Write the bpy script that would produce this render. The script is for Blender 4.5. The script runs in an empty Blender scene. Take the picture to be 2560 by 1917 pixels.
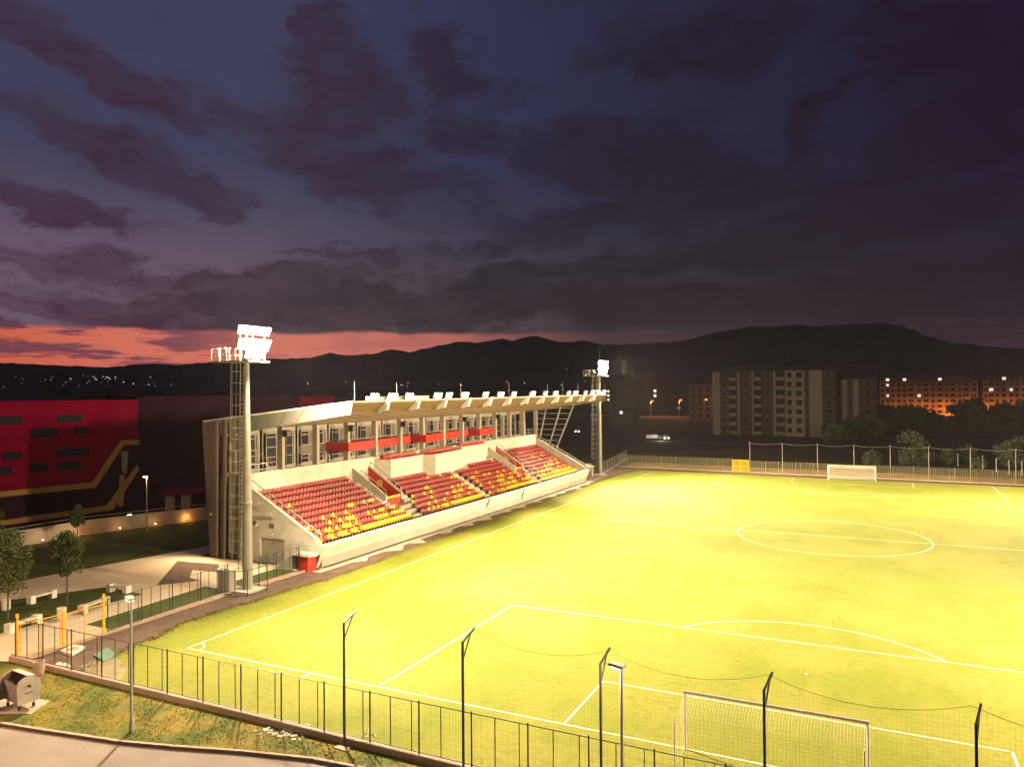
import bpy, math, random
from mathutils import Vector, Matrix, noise
random.seed(7)
C = bpy.context.scene
COL = C.collection
R = math.radians

# ------------------------------------------------------------------ camera
cam_d = bpy.data.cameras.new('camera'); cam = bpy.data.objects.new('camera', cam_d); COL.objects.link(cam)
CP = Vector((38.5223, -33.0193, 15.778)); YAW, PITCH, ROLL, FPX = -0.4526, -0.0083, -0.0078, 1877.61
_f0 = Vector((math.sin(YAW), math.cos(YAW), 0)); _r0 = Vector((math.cos(YAW), -math.sin(YAW), 0)); _u0 = Vector((0, 0, 1))
FW = _f0*math.cos(PITCH) - _u0*math.sin(PITCH); _u = _u0*math.cos(PITCH) + _f0*math.sin(PITCH)
RT = _r0*math.cos(ROLL) + _u*math.sin(ROLL); UP = _u*math.cos(ROLL) - _r0*math.sin(ROLL)
cam.matrix_world = Matrix(((RT.x, UP.x, -FW.x, CP.x), (RT.y, UP.y, -FW.y, CP.y), (RT.z, UP.z, -FW.z, CP.z), (0, 0, 0, 1)))
cam_d.sensor_width = 36; cam_d.lens = FPX/2560*36; cam_d.clip_end = 20000; cam_d.clip_start = 0.5
C.camera = cam
def ray(u, v): return FW + RT*((u-1280)/FPX) - UP*((v-958.5)/FPX)     # survey helper: direction of a sighted point
def on_y(u, v, y): d = ray(u, v); return CP + d*((y-CP.y)/d.y)
def on_g(u, v, z=0.0): d = ray(u, v); return CP + d*((z-CP.z)/d.z)

def srgb(r, g, b):
    f = lambda c: (c/255/12.92) if c/255 <= .04045 else ((c/255+.055)/1.055)**2.4
    return (f(r), f(g), f(b), 1)
def azel(u, v): d = ray(u, v).normalized(); return math.atan2(d.x, d.y), math.asin(d.z)

# ------------------------------------------------------------------ sky (dusk, broken cloud, afterglow in the west)
C.view_settings.view_transform = 'Standard'; C.view_settings.look = 'None'
C.view_settings.exposure = 0; C.view_settings.gamma = 1
W = bpy.data.worlds.new('World'); C.world = W; W.use_nodes = True
nt = W.node_tree; N = nt.nodes; L = nt.links; N.clear()
def nd(t, **k):
    n = N.new(t)
    for a, b in k.items(): setattr(n, a, b)
    return n
def mth(op, a, b=None, c=None, clamp=False):
    n = nd('ShaderNodeMath', operation=op, use_clamp=clamp)
    for i, x in enumerate((a, b, c)):
        if x is None: continue
        if isinstance(x, (int, float)): n.inputs[i].default_value = x
        else: L.new(x, n.inputs[i])
    return n.outputs[0]
def mixc(fac, a, b):
    n = nd('ShaderNodeMix', data_type='RGBA')
    for s, x in ((n.inputs[0], fac), (n.inputs[6], a), (n.inputs[7], b)):
        if isinstance(x, (int, float, tuple)): s.default_value = x
        else: L.new(x, s)
    return n.outputs[2]
def smooth(x, a, b, lo=0.0, hi=1.0):
    n = nd('ShaderNodeMapRange', interpolation_type='SMOOTHSTEP')
    L.new(x, n.inputs[0]); n.inputs[1].default_value = a; n.inputs[2].default_value = b
    n.inputs[3].default_value = lo; n.inputs[4].default_value = hi
    return n.outputs[0]
def ramp(x, a, b, stops):
    mr = nd('ShaderNodeMapRange'); L.new(x, mr.inputs[0]); mr.inputs[1].default_value = a; mr.inputs[2].default_value = b
    cr = nd('ShaderNodeValToRGB'); L.new(mr.outputs[0], cr.inputs[0]); e = cr.color_ramp.elements
    while len(e) < len(stops): e.new(.5)
    for i, (p, c) in enumerate(stops): e[i].position = p; e[i].color = srgb(*c)
    return cr.outputs[0]
tc = nd('ShaderNodeTexCoord'); sx = nd('ShaderNodeSeparateXYZ'); L.new(tc.outputs['Generated'], sx.inputs[0])
az = mth('ARCTAN2', sx.outputs[0], sx.outputs[1]); el = mth('ARCSINE', sx.outputs[2])
cx = nd('ShaderNodeCombineXYZ'); L.new(az, cx.inputs[0]); L.new(el, cx.inputs[1])
def noi(vec, scale, det, rough=.55, sy=1.0):
    m = nd('ShaderNodeMapping'); m.inputs['Scale'].default_value = (scale, scale*sy, scale); L.new(vec, m.inputs[0])
    n = nd('ShaderNodeTexNoise'); n.inputs['Scale'].default_value = 1; n.inputs['Detail'].default_value = det; n.inputs['Roughness'].default_value = rough
    L.new(m.outputs[0], n.inputs[0]); return n
wn = noi(cx.outputs[0], 6, 8, .62, 1.9)
sub = nd('ShaderNodeVectorMath', operation='SUBTRACT'); L.new(wn.outputs[1], sub.inputs[0]); sub.inputs[1].default_value = (.5, .5, .5)
scl = nd('ShaderNodeVectorMath', operation='MULTIPLY'); L.new(sub.outputs[0], scl.inputs[0]); scl.inputs[1].default_value = (.30, .15, 0)
add = nd('ShaderNodeVectorMath', operation='ADD'); L.new(cx.outputs[0], add.inputs[0]); L.new(scl.outputs[0], add.inputs[1])
warp = add.outputs[0]
def blob(u, v, ru, rv, rot, w):
    a0, e0 = azel(u, v); a1, _ = azel(u+40, v); _, e1 = azel(u, v-40)
    m = nd('ShaderNodeMapping', vector_type='TEXTURE'); L.new(warp, m.inputs[0])
    m.inputs['Location'].default_value = (a0, e0, 0); m.inputs['Rotation'].default_value = (0, 0, R(-rot))
    m.inputs['Scale'].default_value = ((a1-a0)/40*ru, (e1-e0)/40*rv, 1)
    ln = nd('ShaderNodeVectorMath', operation='LENGTH'); L.new(m.outputs[0], ln.inputs[0])
    return mth('MULTIPLY', smooth(ln.outputs[1], 1.25, .35), w)
CL = [(280, 185, 400, 60, 17, 1), (60, 60, 160, 60, 10, .7), (700, 300, 260, 60, 12, .6), (860, 215, 170, 130, 20, 1), (1085, 185, 110, 80, -25, 1), (880, 400, 260, 120, 30, 1), (800, 60, 60, 90, 0, .8),
      (1130, 330, 160, 80, 10, .8), (240, 350, 330, 80, 14, 1), (430, 430, 230, 55, 15, .9), (110, 515, 200, 55, 8, 1), (520, 485, 140, 30, 8, .6), (1090, 470, 320, 70, 12, .5),
      (1560, 370, 330, 120, -4, 1.1), (1700, 470, 420, 130, -3, 1), (2010, 310, 190, 45, -28, 1), (2250, 400, 420, 90, -14, 1.1), (1720, 110, 320, 120, 0, .9), (2350, 120, 420, 190, 0, .9), (2450, 260, 250, 110, -20, .8),
      (2100, 560, 520, 100, -6, 1.1), (1450, 530, 260, 60, -3, .7), (1250, 600, 320, 45, -5, .8), (1600, 660, 560, 60, -3, 1), (2300, 690, 500, 60, -4, .9), (2100, 780, 600, 50, 0, .9),
      (520, 690, 620, 60, 0, .8), (950, 760, 900, 75, 0, 1.1), (1500, 770, 500, 60, 0, 1), (60, 850, 230, 32, 6, .8), (300, 790, 460, 42, 2, .9), (930, 640, 300, 22, 2, .6), (760, 690, 500, 40, -2, .7)]
acc = None
for b in CL:
    o = blob(*b); acc = o if acc is None else mth('MAXIMUM', acc, o)
fine = noi(warp, 9, 8, .62, 2.4)
acc = mth('ADD', acc, mth('MULTIPLY', mth('SUBTRACT', fine.outputs[0], .5), 1.9))
streak = noi(warp, 3.2, 8, .62, 8.0)
acc = mth('ADD', acc, mth('MULTIPLY', mth('SUBTRACT', streak.outputs[0], .5), smooth(el, .12, .36, 2.6, .7)))
cl = smooth(acc, -.08, .98)
az0, az1 = azel(0, 974)[0], azel(2560, 974)[0]
eltop = azel(1280, 0)[1]
clear_hi = ramp(az, az0, az1, [(0, (66, 66, 95)), (.25, (64, 65, 94)), (.45, (51, 53, 84)), (.62, (44, 45, 72)), (.8, (38, 36, 60)), (1, (36, 26, 52))])
clear_lo = ramp(az, az0, az1, [(0, (118, 94, 114)), (.25, (104, 88, 100)), (.5, (72, 62, 72)), (.62, (54, 46, 55)), (.8, (42, 33, 45)), (1, (36, 26, 44))])
clear = mixc(smooth(el, .10, .30), clear_lo, clear_hi)
cl_hi = ramp(az, az0, az1, [(0, (64, 46, 66)), (.3, (58, 44, 62)), (.5, (42, 34, 52)), (.7, (36, 28, 42)), (1, (34, 18, 38))])
cl_lo = ramp(az, az0, az1, [(0, (82, 42, 72)), (.2, (62, 46, 60)), (.4, (45, 38, 46)), (.6, (37, 28, 38)), (1, (31, 20, 36))])
cloud = mixc(smooth(el, .07, .27), cl_lo, cl_hi)
puff = noi(warp, 16, 8, .65, 2.2)
cloud = mixc(smooth(puff.outputs[0], .35, .75, 0, .30), cloud, clear)
cloud = mixc(smooth(puff.outputs[0], .25, .5, .22, 0), cloud, (0.006, .003, .008, 1))
# the afterglow: a clear orange slot under the cloud deck
glow = ramp(az, az0, az1, [(0, (224, 106, 76)), (.12, (232, 124, 104)), (.3, (226, 128, 108)), (.42, (204, 112, 100)), (.5, (140, 84, 80)), (.6, (70, 50, 58)), (.75, (46, 34, 44)), (1, (40, 28, 42))])
edge = noi(cx.outputs[0], 14, 5, .6, 1.5)
ele = mth('ADD', el, mth('MULTIPLY', mth('SUBTRACT', edge.outputs[0], .5), .016))
slot = smooth(ele, azel(800, 838)[1], azel(800, 826)[1], 1, 0)
frag = noi(cx.outputs[0], 10, 6, .6, 7.0)
fragm = mth('MULTIPLY', smooth(frag.outputs[0], .46, .57), smooth(az, azel(350, 900)[0], azel(800, 900)[0], 1, .25))
glow2 = mixc(mth('MULTIPLY', fragm, .8), glow, srgb(84, 50, 82))
sky = mixc(cl, clear, cloud)
sky = mixc(slot, sky, glow2)
skt = nd('ShaderNodeTexSky', sky_type='NISHITA', sun_disc=False); skt.sun_elevation = R(-4); skt.sun_rotation = R(-45)
bg = nd('ShaderNodeBackground'); L.new(sky, bg.inputs[0]); bg.inputs[1].default_value = .9
bg2 = nd('ShaderNodeBackground'); L.new(skt.outputs[0], bg2.inputs[0]); bg2.inputs[1].default_value = .05
ad = nd('ShaderNodeAddShader'); L.new(bg.outputs[0], ad.inputs[0]); L.new(bg2.outputs[0], ad.inputs[1])
wo = nd('ShaderNodeOutputWorld'); L.new(ad.outputs[0], wo.inputs[0])

# ------------------------------------------------------------------ helpers
MATS = {}
def mat(name, col, rough=.8, var=.12, scale=2.0, bump=0.0, metal=0.0, emit=None, estr=0.0, col2=None, det=5, spec=.3, coords='Object', vscale=None, thr=None, alpha=None):
    if name in MATS: return MATS[name]
    m = bpy.data.materials.new(name); m.use_nodes = True; t = m.node_tree; b = t.nodes['Principled BSDF']
    b.inputs['Roughness'].default_value = rough; b.inputs['Metallic'].default_value = metal; b.inputs['Specular IOR Level'].default_value = spec
    tcn = t.nodes.new('ShaderNodeTexCoord'); nz = t.nodes.new('ShaderNodeTexNoise'); nz.inputs['Scale'].default_value = scale; nz.inputs['Detail'].default_value = det
    src = tcn.outputs[coords] if coords != 'World' else None
    if coords == 'World':
        g = t.nodes.new('ShaderNodeNewGeometry'); src = g.outputs['Position']
    if vscale:
        mp = t.nodes.new('ShaderNodeMapping'); mp.inputs['Scale'].default_value = vscale; t.links.new(src, mp.inputs[0]); src = mp.outputs[0]
    t.links.new(src, nz.inputs['Vector'])
    cr = t.nodes.new('ShaderNodeValToRGB'); c2 = col2 or tuple(min(1, c*(1+var)) for c in col[:3])
    c1 = col if col2 else tuple(c*(1-var) for c in col[:3])
    lo, hi = thr or (.3, .7)
    cr.color_ramp.elements[0].position = lo; cr.color_ramp.elements[1].position = hi
    cr.color_ramp.elements[0].color = (*c1[:3], 1); cr.color_ramp.elements[1].color = (*c2[:3], 1)
    t.links.new(nz.outputs[0], cr.inputs[0]); t.links.new(cr.outputs[0], b.inputs['Base Color'])
    if bump:
        bp = t.nodes.new('ShaderNodeBump'); bp.inputs['Strength'].default_value = bump; bp.inputs['Distance'].default_value = .05
        n2 = t.nodes.new('ShaderNodeTexNoise'); n2.inputs['Scale'].default_value = scale*6; n2.inputs['Detail'].default_value = 4
        t.links.new(src, n2.inputs['Vector']); t.links.new(n2.outputs[0], bp.inputs['Height']); t.links.new(bp.outputs[0], b.inputs['Normal'])
    if emit:
        b.inputs['Emission Color'].default_value = (*emit[:3], 1); b.inputs['Emission Strength'].default_value = estr
    MATS[name] = m; return m
def glowm(name, col, s):
    if name in MATS: return MATS[name]
    m = bpy.data.materials.new(name); m.use_nodes = True; t = m.node_tree; t.nodes.clear()
    e = t.nodes.new('ShaderNodeEmission'); e.inputs[0].default_value = (*col[:3], 1); e.inputs[1].default_value = s
    o = t.nodes.new('ShaderNodeOutputMaterial'); t.links.new(e.outputs[0], o.inputs[0]); MATS[name] = m; return m

class MB:
    def __init__(s): s.v = []; s.f = []
    def quad(s, *p):
        i = len(s.v); s.v += [tuple(q) for q in p]; s.f.append(tuple(range(i, i+len(p)))); return s
    def box(s, x0, x1, y0, y1, z0, z1):
        i = len(s.v); s.v += [(x, y, z) for z in (z0, z1) for y in (y0, y1) for x in (x0, x1)]
        s.f += [(i, i+2, i+3, i+1), (i+4, i+5, i+7, i+6), (i, i+1, i+5, i+4), (i+2, i+6, i+7, i+3), (i, i+4, i+6, i+2), (i+1, i+3, i+7, i+5)]; return s
    def bar(s, p, q, w, h=None):
        h = h or w; p = Vector(p); q = Vector(q); d = (q-p).normalized()
        a = d.cross(Vector((0, 0, 1)));
        if a.length < 1e-3: a = Vector((1, 0, 0))
        a.normalize(); b = a.cross(d)
        i = len(s.v)
        for c in (p, q):
            for k, l in ((-1, -1), (1, -1), (1, 1), (-1, 1)): s.v.append(tuple(c + a*k*w/2 + b*l*h/2))
        s.f += [(i, i+3, i+2, i+1), (i+4, i+5, i+6, i+7)] + [(i+k, i+(k+1) % 4, i+4+(k+1) % 4, i+4+k) for k in range(4)]; return s
    def tube(s, p, q, r, r2=None, n=8, cap=True):
        r2 = r if r2 is None else r2; p = Vector(p); q = Vector(q); d = (q-p).normalized()
        a = d.cross(Vector((0, 0, 1)));
        if a.length < 1e-3: a = Vector((1, 0, 0))
        a.normalize(); b = a.cross(d); i = len(s.v)
        for c, rr in ((p, r), (q, r2)):
            for k in range(n): t = 2*math.pi*k/n; s.v.append(tuple(c + a*math.cos(t)*rr + b*math.sin(t)*rr))
        s.f += [(i+k, i+(k+1) % n, i+n+(k+1) % n, i+n+k) for k in range(n)]
        if cap: s.f += [tuple(range(i+n-1, i-1, -1)), tuple(range(i+n, i+2*n))]
        return s
    def path(s, pts, r, n=6):
        for a, b in zip(pts, pts[1:]): s.tube(a, b, r, n=n)
        return s
    def prism(s, poly, y0, y1, ax='y'):
        f = {'y': lambda a, b, t: (a, t, b), 'x': lambda a, b, t: (t, a, b), 'z': lambda a, b, t: (a, b, t)}[ax]
        i = len(s.v); n = len(poly)
        s.v += [f(a, b, y0) for a, b in poly] + [f(a, b, y1) for a, b in poly]
        s.f += [tuple(range(i, i+n)), tuple(range(i+2*n-1, i+n-1, -1))] + [(i+k, i+n+k, i+n+(k+1) % n, i+(k+1) % n) for k in range(n)]; return s
    def lathe(s, prof, c=(0, 0), n=16):
        i = len(s.v); m = len(prof)
        for r, z in prof:
            for k in range(n): t = 2*math.pi*k/n; s.v.append((c[0]+r*math.cos(t), c[1]+r*math.sin(t), z))
        for j in range(m-1):
            for k in range(n): s.f.append((i+j*n+k, i+j*n+(k+1) % n, i+(j+1)*n+(k+1) % n, i+(j+1)*n+k))
        s.f.append(tuple(range(i+n-1, i-1, -1))); s.f.append(tuple(range(i+(m-1)*n, i+m*n))); return s
    def add(s, o, T):
        i = len(s.v); s.v += [tuple(T @ Vector(v)) for v in o.v]; s.f += [tuple(i+k for k in f) for f in o.f]; return s
    def mesh(s, name, m, bevel=0):
        me = bpy.data.meshes.new(name); me.from_pydata(s.v, [], s.f)
        import bmesh
        if len(s.f) < 60000:
            bm = bmesh.new(); bm.from_mesh(me); bmesh.ops.recalc_face_normals(bm, faces=bm.faces); bm.to_mesh(me); bm.free()
        if m: me.materials.append(m)
        return me
    def build(s, name, m, parent=None, smooth=False, bevel=0):
        me = s.mesh(name, m); o = bpy.data.objects.new(name, me); COL.objects.link(o)
        if smooth:
            for p in me.polygons: p.use_smooth = True
        if bevel:
            b = o.modifiers.new('b', 'BEVEL'); b.width = bevel; b.segments = 2
        if parent: o.parent = parent
        return o
def tag(o, label, cat, group=None):
    o['label'] = label; o['category'] = cat
    if group: o['group'] = group
    return o
def thing(name, label, cat, loc=(0, 0, 0), rz=0, group=None):
    o = bpy.data.objects.new(name, None); o.empty_display_size = .2; COL.objects.link(o); o.location = loc; o.rotation_euler = (0, 0, rz)
    return tag(o, label, cat, group)
def struct(name, mb, m, parent=None, kind='structure'):
    o = mb.build(name, m, parent); o['kind'] = kind; return o
def copy_tree(o, parent=None):
    c = o.copy(); COL.objects.link(c); c.parent = parent
    for ch in [x for x in COL.objects if x.parent is o]: copy_tree(ch, c)
    return c
def place(proto, first, loc, rz=None, label=None, scale=None):
    o = proto if first else copy_tree(proto)
    o.location = loc
    if rz is not None: o.rotation_euler = (0, 0, rz)
    if label: o['label'] = label
    if scale: o.scale = scale
    return o

# ------------------------------------------------------------------ materials
M = dict(
 conc=mat('concrete', (.35, .305, .23), .85, .1, .6, .15, coords='World'),
 white=mat('white_wall', (.53, .475, .365), .8, .16, .9, .05, coords='World'),
 steel=mat('galvanised_steel', (.36, .35, .30), .55, .08, 3, 0, .2),
 dark=mat('dark_metal', (.02, .022, .026), .5, .2, 5),
 facade=mat('beige_facade', (.31, .26, .195), .8, .08, .5, coords='World'), bright=mat('bright_white', (.8, .77, .68), .6, .05, 1), pole=mat('painted_pole', (.25, .24, .19), .6, .08, 1.5), rib=mat('beige_rib', (.21, .165, .115), .8, .08, .5, coords='World'),
 fascia=mat('grey_fascia', (.125, .115, .08), .7, .1, 1.0, coords='World'),
 taupe=mat('taupe_cladding', (.15, .11, .08), .75, .1, .8, 0, coords='World'),
 soffit=mat('soffit_panels', (.17, .11, .055), .6, .14, 1.2, 0, coords='World', vscale=(2.2, .12, 1)),
 red=mat('red_paint', (.42, .028, .014), .5, .08, 1.5),
 redseat=mat('red_plastic', (.26, .028, .018), .45, .14, .8, spec=.35, coords='World'),
 yelseat=mat('yellow_plastic', (.62, .36, .006), .45, .08, .8, spec=.35, coords='World'),
 yellow=mat('yellow_paint', (.72, .36, .01), .5, .08, 2),
 glass=mat('dark_glass', (.02, .018, .026), .12, .3, .4, 0, spec=.6, coords='World'),
 blind=mat('grey_blind', (.13, .10, .09), .8, .1, 1),
 line=mat('white_line_paint', (.44, .39, .34), .9, .12, 5, coords='World'),
 mesh=mat('green_mesh_wire', (.03, .045, .03), .6, .2, 4),
 asphalt=mat('asphalt', (.20, .155, .125), .9, .12, .5, .25, coords='World', det=8),
 kerb=mat('kerb_concrete', (.34, .24, .17), .9, .15, 1.5, .2, coords='World'),
 paving=mat('pale_paving', (.54, .43, .29), .85, .07, .4, .05, coords='World', det=8),
 bark=mat('bark', (.09, .06, .04), .9, .2, 6),
 leaf=mat('leaves', (.028, .042, .010), .7, .4, 3, col2=(.085, .10, .022)),
 leaf2=mat('bush_leaves', (.05, .065, .025), .7, .4, 1.5, col2=(.12, .14, .05)),
 netw=mat('white_net_cord', (.75, .68, .55), .8, .05, 3),
 netd=mat('dark_net_cord', (.10, .09, .03), .8, .1, 3),
 dirt=mat('bare_earth', (.075, .045, .033), .95, .3, .9, .5, coords='World', col2=(.13, .08, .052), det=8),
)
def grass_mat(name, a, b, c, sc=.16, fine=9, mow=None, far=None):
    m = bpy.data.materials.new(name); m.use_nodes = True; t = m.node_tree; bs = t.nodes['Principled BSDF']; bs.inputs['Roughness'].default_value = .9; bs.inputs['Specular IOR Level'].default_value = .1
    g = t.nodes.new('ShaderNodeNewGeometry')
    def nz(s, d, r=.6, vs=None):
        n = t.nodes.new('ShaderNodeTexNoise'); n.inputs['Scale'].default_value = s; n.inputs['Detail'].default_value = d; n.inputs['Roughness'].default_value = r
        src = g.outputs['Position']
        if vs: mp = t.nodes.new('ShaderNodeMapping'); mp.inputs['Scale'].default_value = vs; t.links.new(src, mp.inputs[0]); src = mp.outputs[0]
        t.links.new(src, n.inputs['Vector']); return n.outputs[0]
    def mx(f, x, y, mode='MIX'):
        n = t.nodes.new('ShaderNodeMix'); n.data_type = 'RGBA'; n.blend_type = mode
        for s, q in ((n.inputs[0], f), (n.inputs[6], x), (n.inputs[7], y)):
            if isinstance(q, (float, int)): s.default_value = q
            elif isinstance(q, tuple): s.default_value = (*q[:3], 1)
            else: t.links.new(q, s)
        return n.outputs[2]
    def st(x, lo, hi):
        n = t.nodes.new('ShaderNodeMapRange'); n.interpolation_type = 'SMOOTHSTEP'; t.links.new(x, n.inputs[0]); n.inputs[1].default_value = lo; n.inputs[2].default_value = hi; return n.outputs[0]
    col = mx(st(nz(sc, 6), .38, .64), a, b)
    col = mx(st(nz(fine, 5, .7), .45, .8), col, c)
    if mow:
        col = mx(st(nz(.5, 4, .6, (1, .25, 1)), .4, .7), col, mx(.5, col, b))
    t.links.new(col, bs.inputs['Base Color'])
    bp = t.nodes.new('ShaderNodeBump'); bp.inputs['Strength'].default_value = .5; bp.inputs['Distance'].default_value = .06
    t.links.new(nz(fine*2, 4), bp.inputs['Height']); t.links.new(bp.outputs[0], bs.inputs['Normal'])
    return m
M['olive'] = mat('olive_coated_wire', (.20, .18, .085), .7, .2, 2); M['bank'] = grass_mat('dry_bank', (.22, .12, .05), (.34, .19, .08), (.12, .08, .03), .25, 1.5)
M['glassf'] = mat('far_window_glass', (.012, .010, .012), .6, .2, .4, spec=.05)
M['pitch'] = grass_mat('pitch_turf', (.112, .126, .012), (.158, .152, .024), (.080, .104, .008), .12, 2.2, mow=True)
M['verge'] = grass_mat('rough_grass', (.055, .080, .012), (.17, .13, .018), (.19, .11, .065), .45, 3)
M['lawn'] = grass_mat('dark_lawn', (.055, .070, .018), (.080, .095, .022), (.038, .05, .012), .3, 6)
M['field'] = grass_mat('dry_field', (.060, .045, .025), (.10, .07, .035), (.03, .03, .015), .05, .8)

# ------------------------------------------------------------------ ground
g = MB()
S_ = 3500
xs = [-S_, -900, -200, -80, 80, 300, 1500, S_]; ys = [-600, -60, 150, 400, 1200, S_]
g.quad((-S_, -500, -.03), (S_, -500, -.03), (S_, S_, -.03), (-S_, S_, -.03))
struct('ground', g, M['field'])
PW, PL = 68.8, 106.0
def strip(pts_l, z): g = MB(); g.quad(*[(x, y, z) for x, y in pts_l]); return g
def wob(x0, y0, x1, y1, n, amp, seed):
    o = []
    for i in range(n+1):
        t = i/n; x = x0+(x1-x0)*t; y = y0+(y1-y0)*t; k = noise.noise(Vector((x*.5+seed, y*.5, seed)))*amp + noise.noise(Vector((x*2+seed, y*2, seed)))*amp*.4
        dx, dy = x1-x0, y1-y0; l = math.hypot(dx, dy); o.append((x-dy/l*k, y+dx/l*k))
    return o
edge_l = wob(-2.2, -5.6, -4.1, 3.4, 18, .5, 1) + wob(-4.3, 4, -3.2, 16.8, 26, .45, 2) + wob(-3.0, 18, -3.9, 60, 70, .30, 3) + wob(-3.9, 61, -4.6, 98, 50, .30, 3.4) + wob(-4.5, 99, -3.0, 109, 12, .4, 4)
tur = MB(); poly = edge_l + wob(-2, 109.3, 60, 106.6, 40, .3, 5) + [(78, 106), (78, -5.75)]
tur.quad(*[(x, y, .012) for x, y in poly]); struct('pitch', tur, M['pitch'])
struct('earth_strip', strip([(-7, -5.75), (0, -5.75), (0, 18), (-3.5, 90), (-2.5, 110.5), (-9, 110.5), (-7.2, 60)], .004), M['dirt'])
# markings
ml = MB(); LW = .105; ZL = .017
def seg(x0, y0, x1, y1, w=LW):
    d = Vector((x1-x0, y1-y0)); d.normalize(); n = Vector((-d.y, d.x))*w/2; n_ = max(1, int(math.hypot(x1-x0, y1-y0)/2))
    for i in range(n_):
        a = i/n_; b = (i+1)/n_; p = (x0+(x1-x0)*a, y0+(y1-y0)*a); q = (x0+(x1-x0)*b, y0+(y1-y0)*b)
        ml.quad((p[0]-n.x, p[1]-n.y, ZL), (q[0]-n.x, q[1]-n.y, ZL), (q[0]+n.x, q[1]+n.y, ZL), (p[0]+n.x, p[1]+n.y, ZL))
def arc(cx_, cy_, r, a0, a1, n=80):
    for i in range(n):
        t0 = a0+(a1-a0)*i/n; t1 = a0+(a1-a0)*(i+1)/n
        ml.quad(*[(cx_+rr*math.cos(t), cy_+rr*math.sin(t), ZL) for rr, t in ((r-LW/2, t0), (r+LW/2, t0), (r+LW/2, t1), (r-LW/2, t1))])
seg(.05, -.1, .05, PL); seg(PW, -.1, PW, PL); seg(0.15, -.05, PW-.1, -.05); seg(.15, PL-.3, PW-.1, PL-.3); seg(.15, 53.5, PW-.1, 53.0)
CX0 = 34.2
seg(14.4, .1, 14.3, 16.55); seg(14.37, 16.55, 54.4, 16.6); seg(54.5, .1, 54.5, 16.6)
seg(25.05, .1, 25.05, 5.7); seg(25.12, 5.7, 43.5, 5.6); seg(43.6, .1, 43.6, 5.6)
seg(14.45, 90.6, 14.45, PL-.4); seg(14.5, 90.4, 54.5, 89.0); seg(54.6, 89, 54.6, PL-.4); seg(25.3, 100.4, 25.3, PL-.4); seg(25.4, 100.4, 43.4, 99.8); seg(43.5, 99.8, 43.5, PL-.4)
arc(33.95, 53.2, 9.45, 0, 2*math.pi, 120); a_ = math.asin(5.0/9.15)
arc(34.3, 11.2, 9.35, math.asin(5.35/9.35), math.pi-math.asin(5.35/9.35)); arc(34.4, 95, 9.3, -math.pi+math.asin(5.4/9.3), -math.asin(5.4/9.3))
arc(.05, -.05, 1.0, 0.06, math.pi/2-.06, 14); arc(.05, PL-.3, 1.0, -math.pi/2+.06, -.06, 14)
seg(9.8, -1.1, 9.8, -.2, .1)
struct('pitch_markings', ml, M['line'])

# ------------------------------------------------------------------ park side ground
struct('lawn', strip([(-60, -20), (-41, 8), (-41.2, 22), (-36.3, 34.8), (-20.5, 34.8), (-20.5, 26), (-23.5, 22.5), (-26.6, 6.1), (-29, -12)], .004), M['lawn'])
struct('paving', strip([(-29, -12), (-26.6, 6.1), (-23.5, 22.5), (-20.5, 26), (-20.5, 19), (-7.2, 19.2), (-7.2, -5.95), (-8.6, -6.4), (-9.4, -9.5), (-9, -20)], .008), M['paving'])
def bed(pts, m='lawn', name='lawn', z=.013): struct(name, strip(pts, z), M[m])
bed([(-24.8, -8.5), (-21.2, 2.0), (-18.0, 7.7), (-13.3, 7.3), (-13.7, 1.5), (-13.4, -2.8), (-15, -8)])
bed([(-10.2, 0.4), (-10.8, 11.0), (-7.3, 11.0), (-7.3, .4)], 'lawn')
bed([(-9.9, 12.3), (-7.3, 12.3), (-7.3, 18.2), (-9.9, 18.2)], 'lawn')
bed([(-14.7, 9.6), (-20.6, 16.6), (-15.9, 17.2), (-13.5, 14.9), (-16.3, 14.6), (-14.4, 12.6), (-12.6, 12.2)], 'dirt', 'planting_bed')
# verge + road
kp = [on_g(u, v) for u, v in [(-160, 1790), (0, 1813), (100, 1829), (300, 1859), (430, 1871), (600, 1883), (780, 1902), (900, 1925), (1100, 1985)]]
kp = [(p.x, p.y) for p in kp]
ro = MB(); ro.quad(*([(x, y, -.02) for x, y in kp] + [(26, -30, -.02), (-30, -40, -.02), (-30, -14, -.02)])); struct('road', ro, M['asphalt'])
kb = MB()
for (a, b) in zip(kp, kp[1:]):
    d = Vector((b[0]-a[0], b[1]-a[1])); l = d.length; d.normalize(); n_ = max(1, round(l/1.0)); nn = Vector((-d.y, d.x))
    for i in range(n_):
        p = Vector(a)+d*(l*i/n_+.012); q = Vector(a)+d*(l*(i+1)/n_-.0)
        kb.prism([(p.x, p.y), (q.x, q.y), (q.x+nn.x*.16, q.y+nn.y*.16), (p.x+nn.x*.16, p.y+nn.y*.16)], -.05, .12, 'z')
struct('kerb', kb, M['kerb'])
struct('verge', strip([(60, -5.75), (-7.3, -5.8), (-8.9, -6.35), (-9.6, -8.6), (-8.5, -11.0)] + kp[1:] + [(44, -7)], .006), M['verge'])

# ------------------------------------------------------------------ grandstand
Y0, Y1 = 19.4, 87.4
gs = thing('grandstand', 'pale concrete football grandstand with cantilever roof beside the pitch', 'grandstand', (-10, 53.4, 0))
def P(mb, name, m, parent=gs, **k):
    o = mb.build(name, M[m] if isinstance(m, str) else m, None, **k); o.parent = parent
    o.matrix_parent_inverse = Matrix.Translation(-parent.location) if parent is gs else Matrix()
    return o
NR = 11
def rx(j): return -6.72-.8*j             # seat centre line of row j
def rz_(j): return 1.05 if j == 0 else 1.20+.432*j
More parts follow.
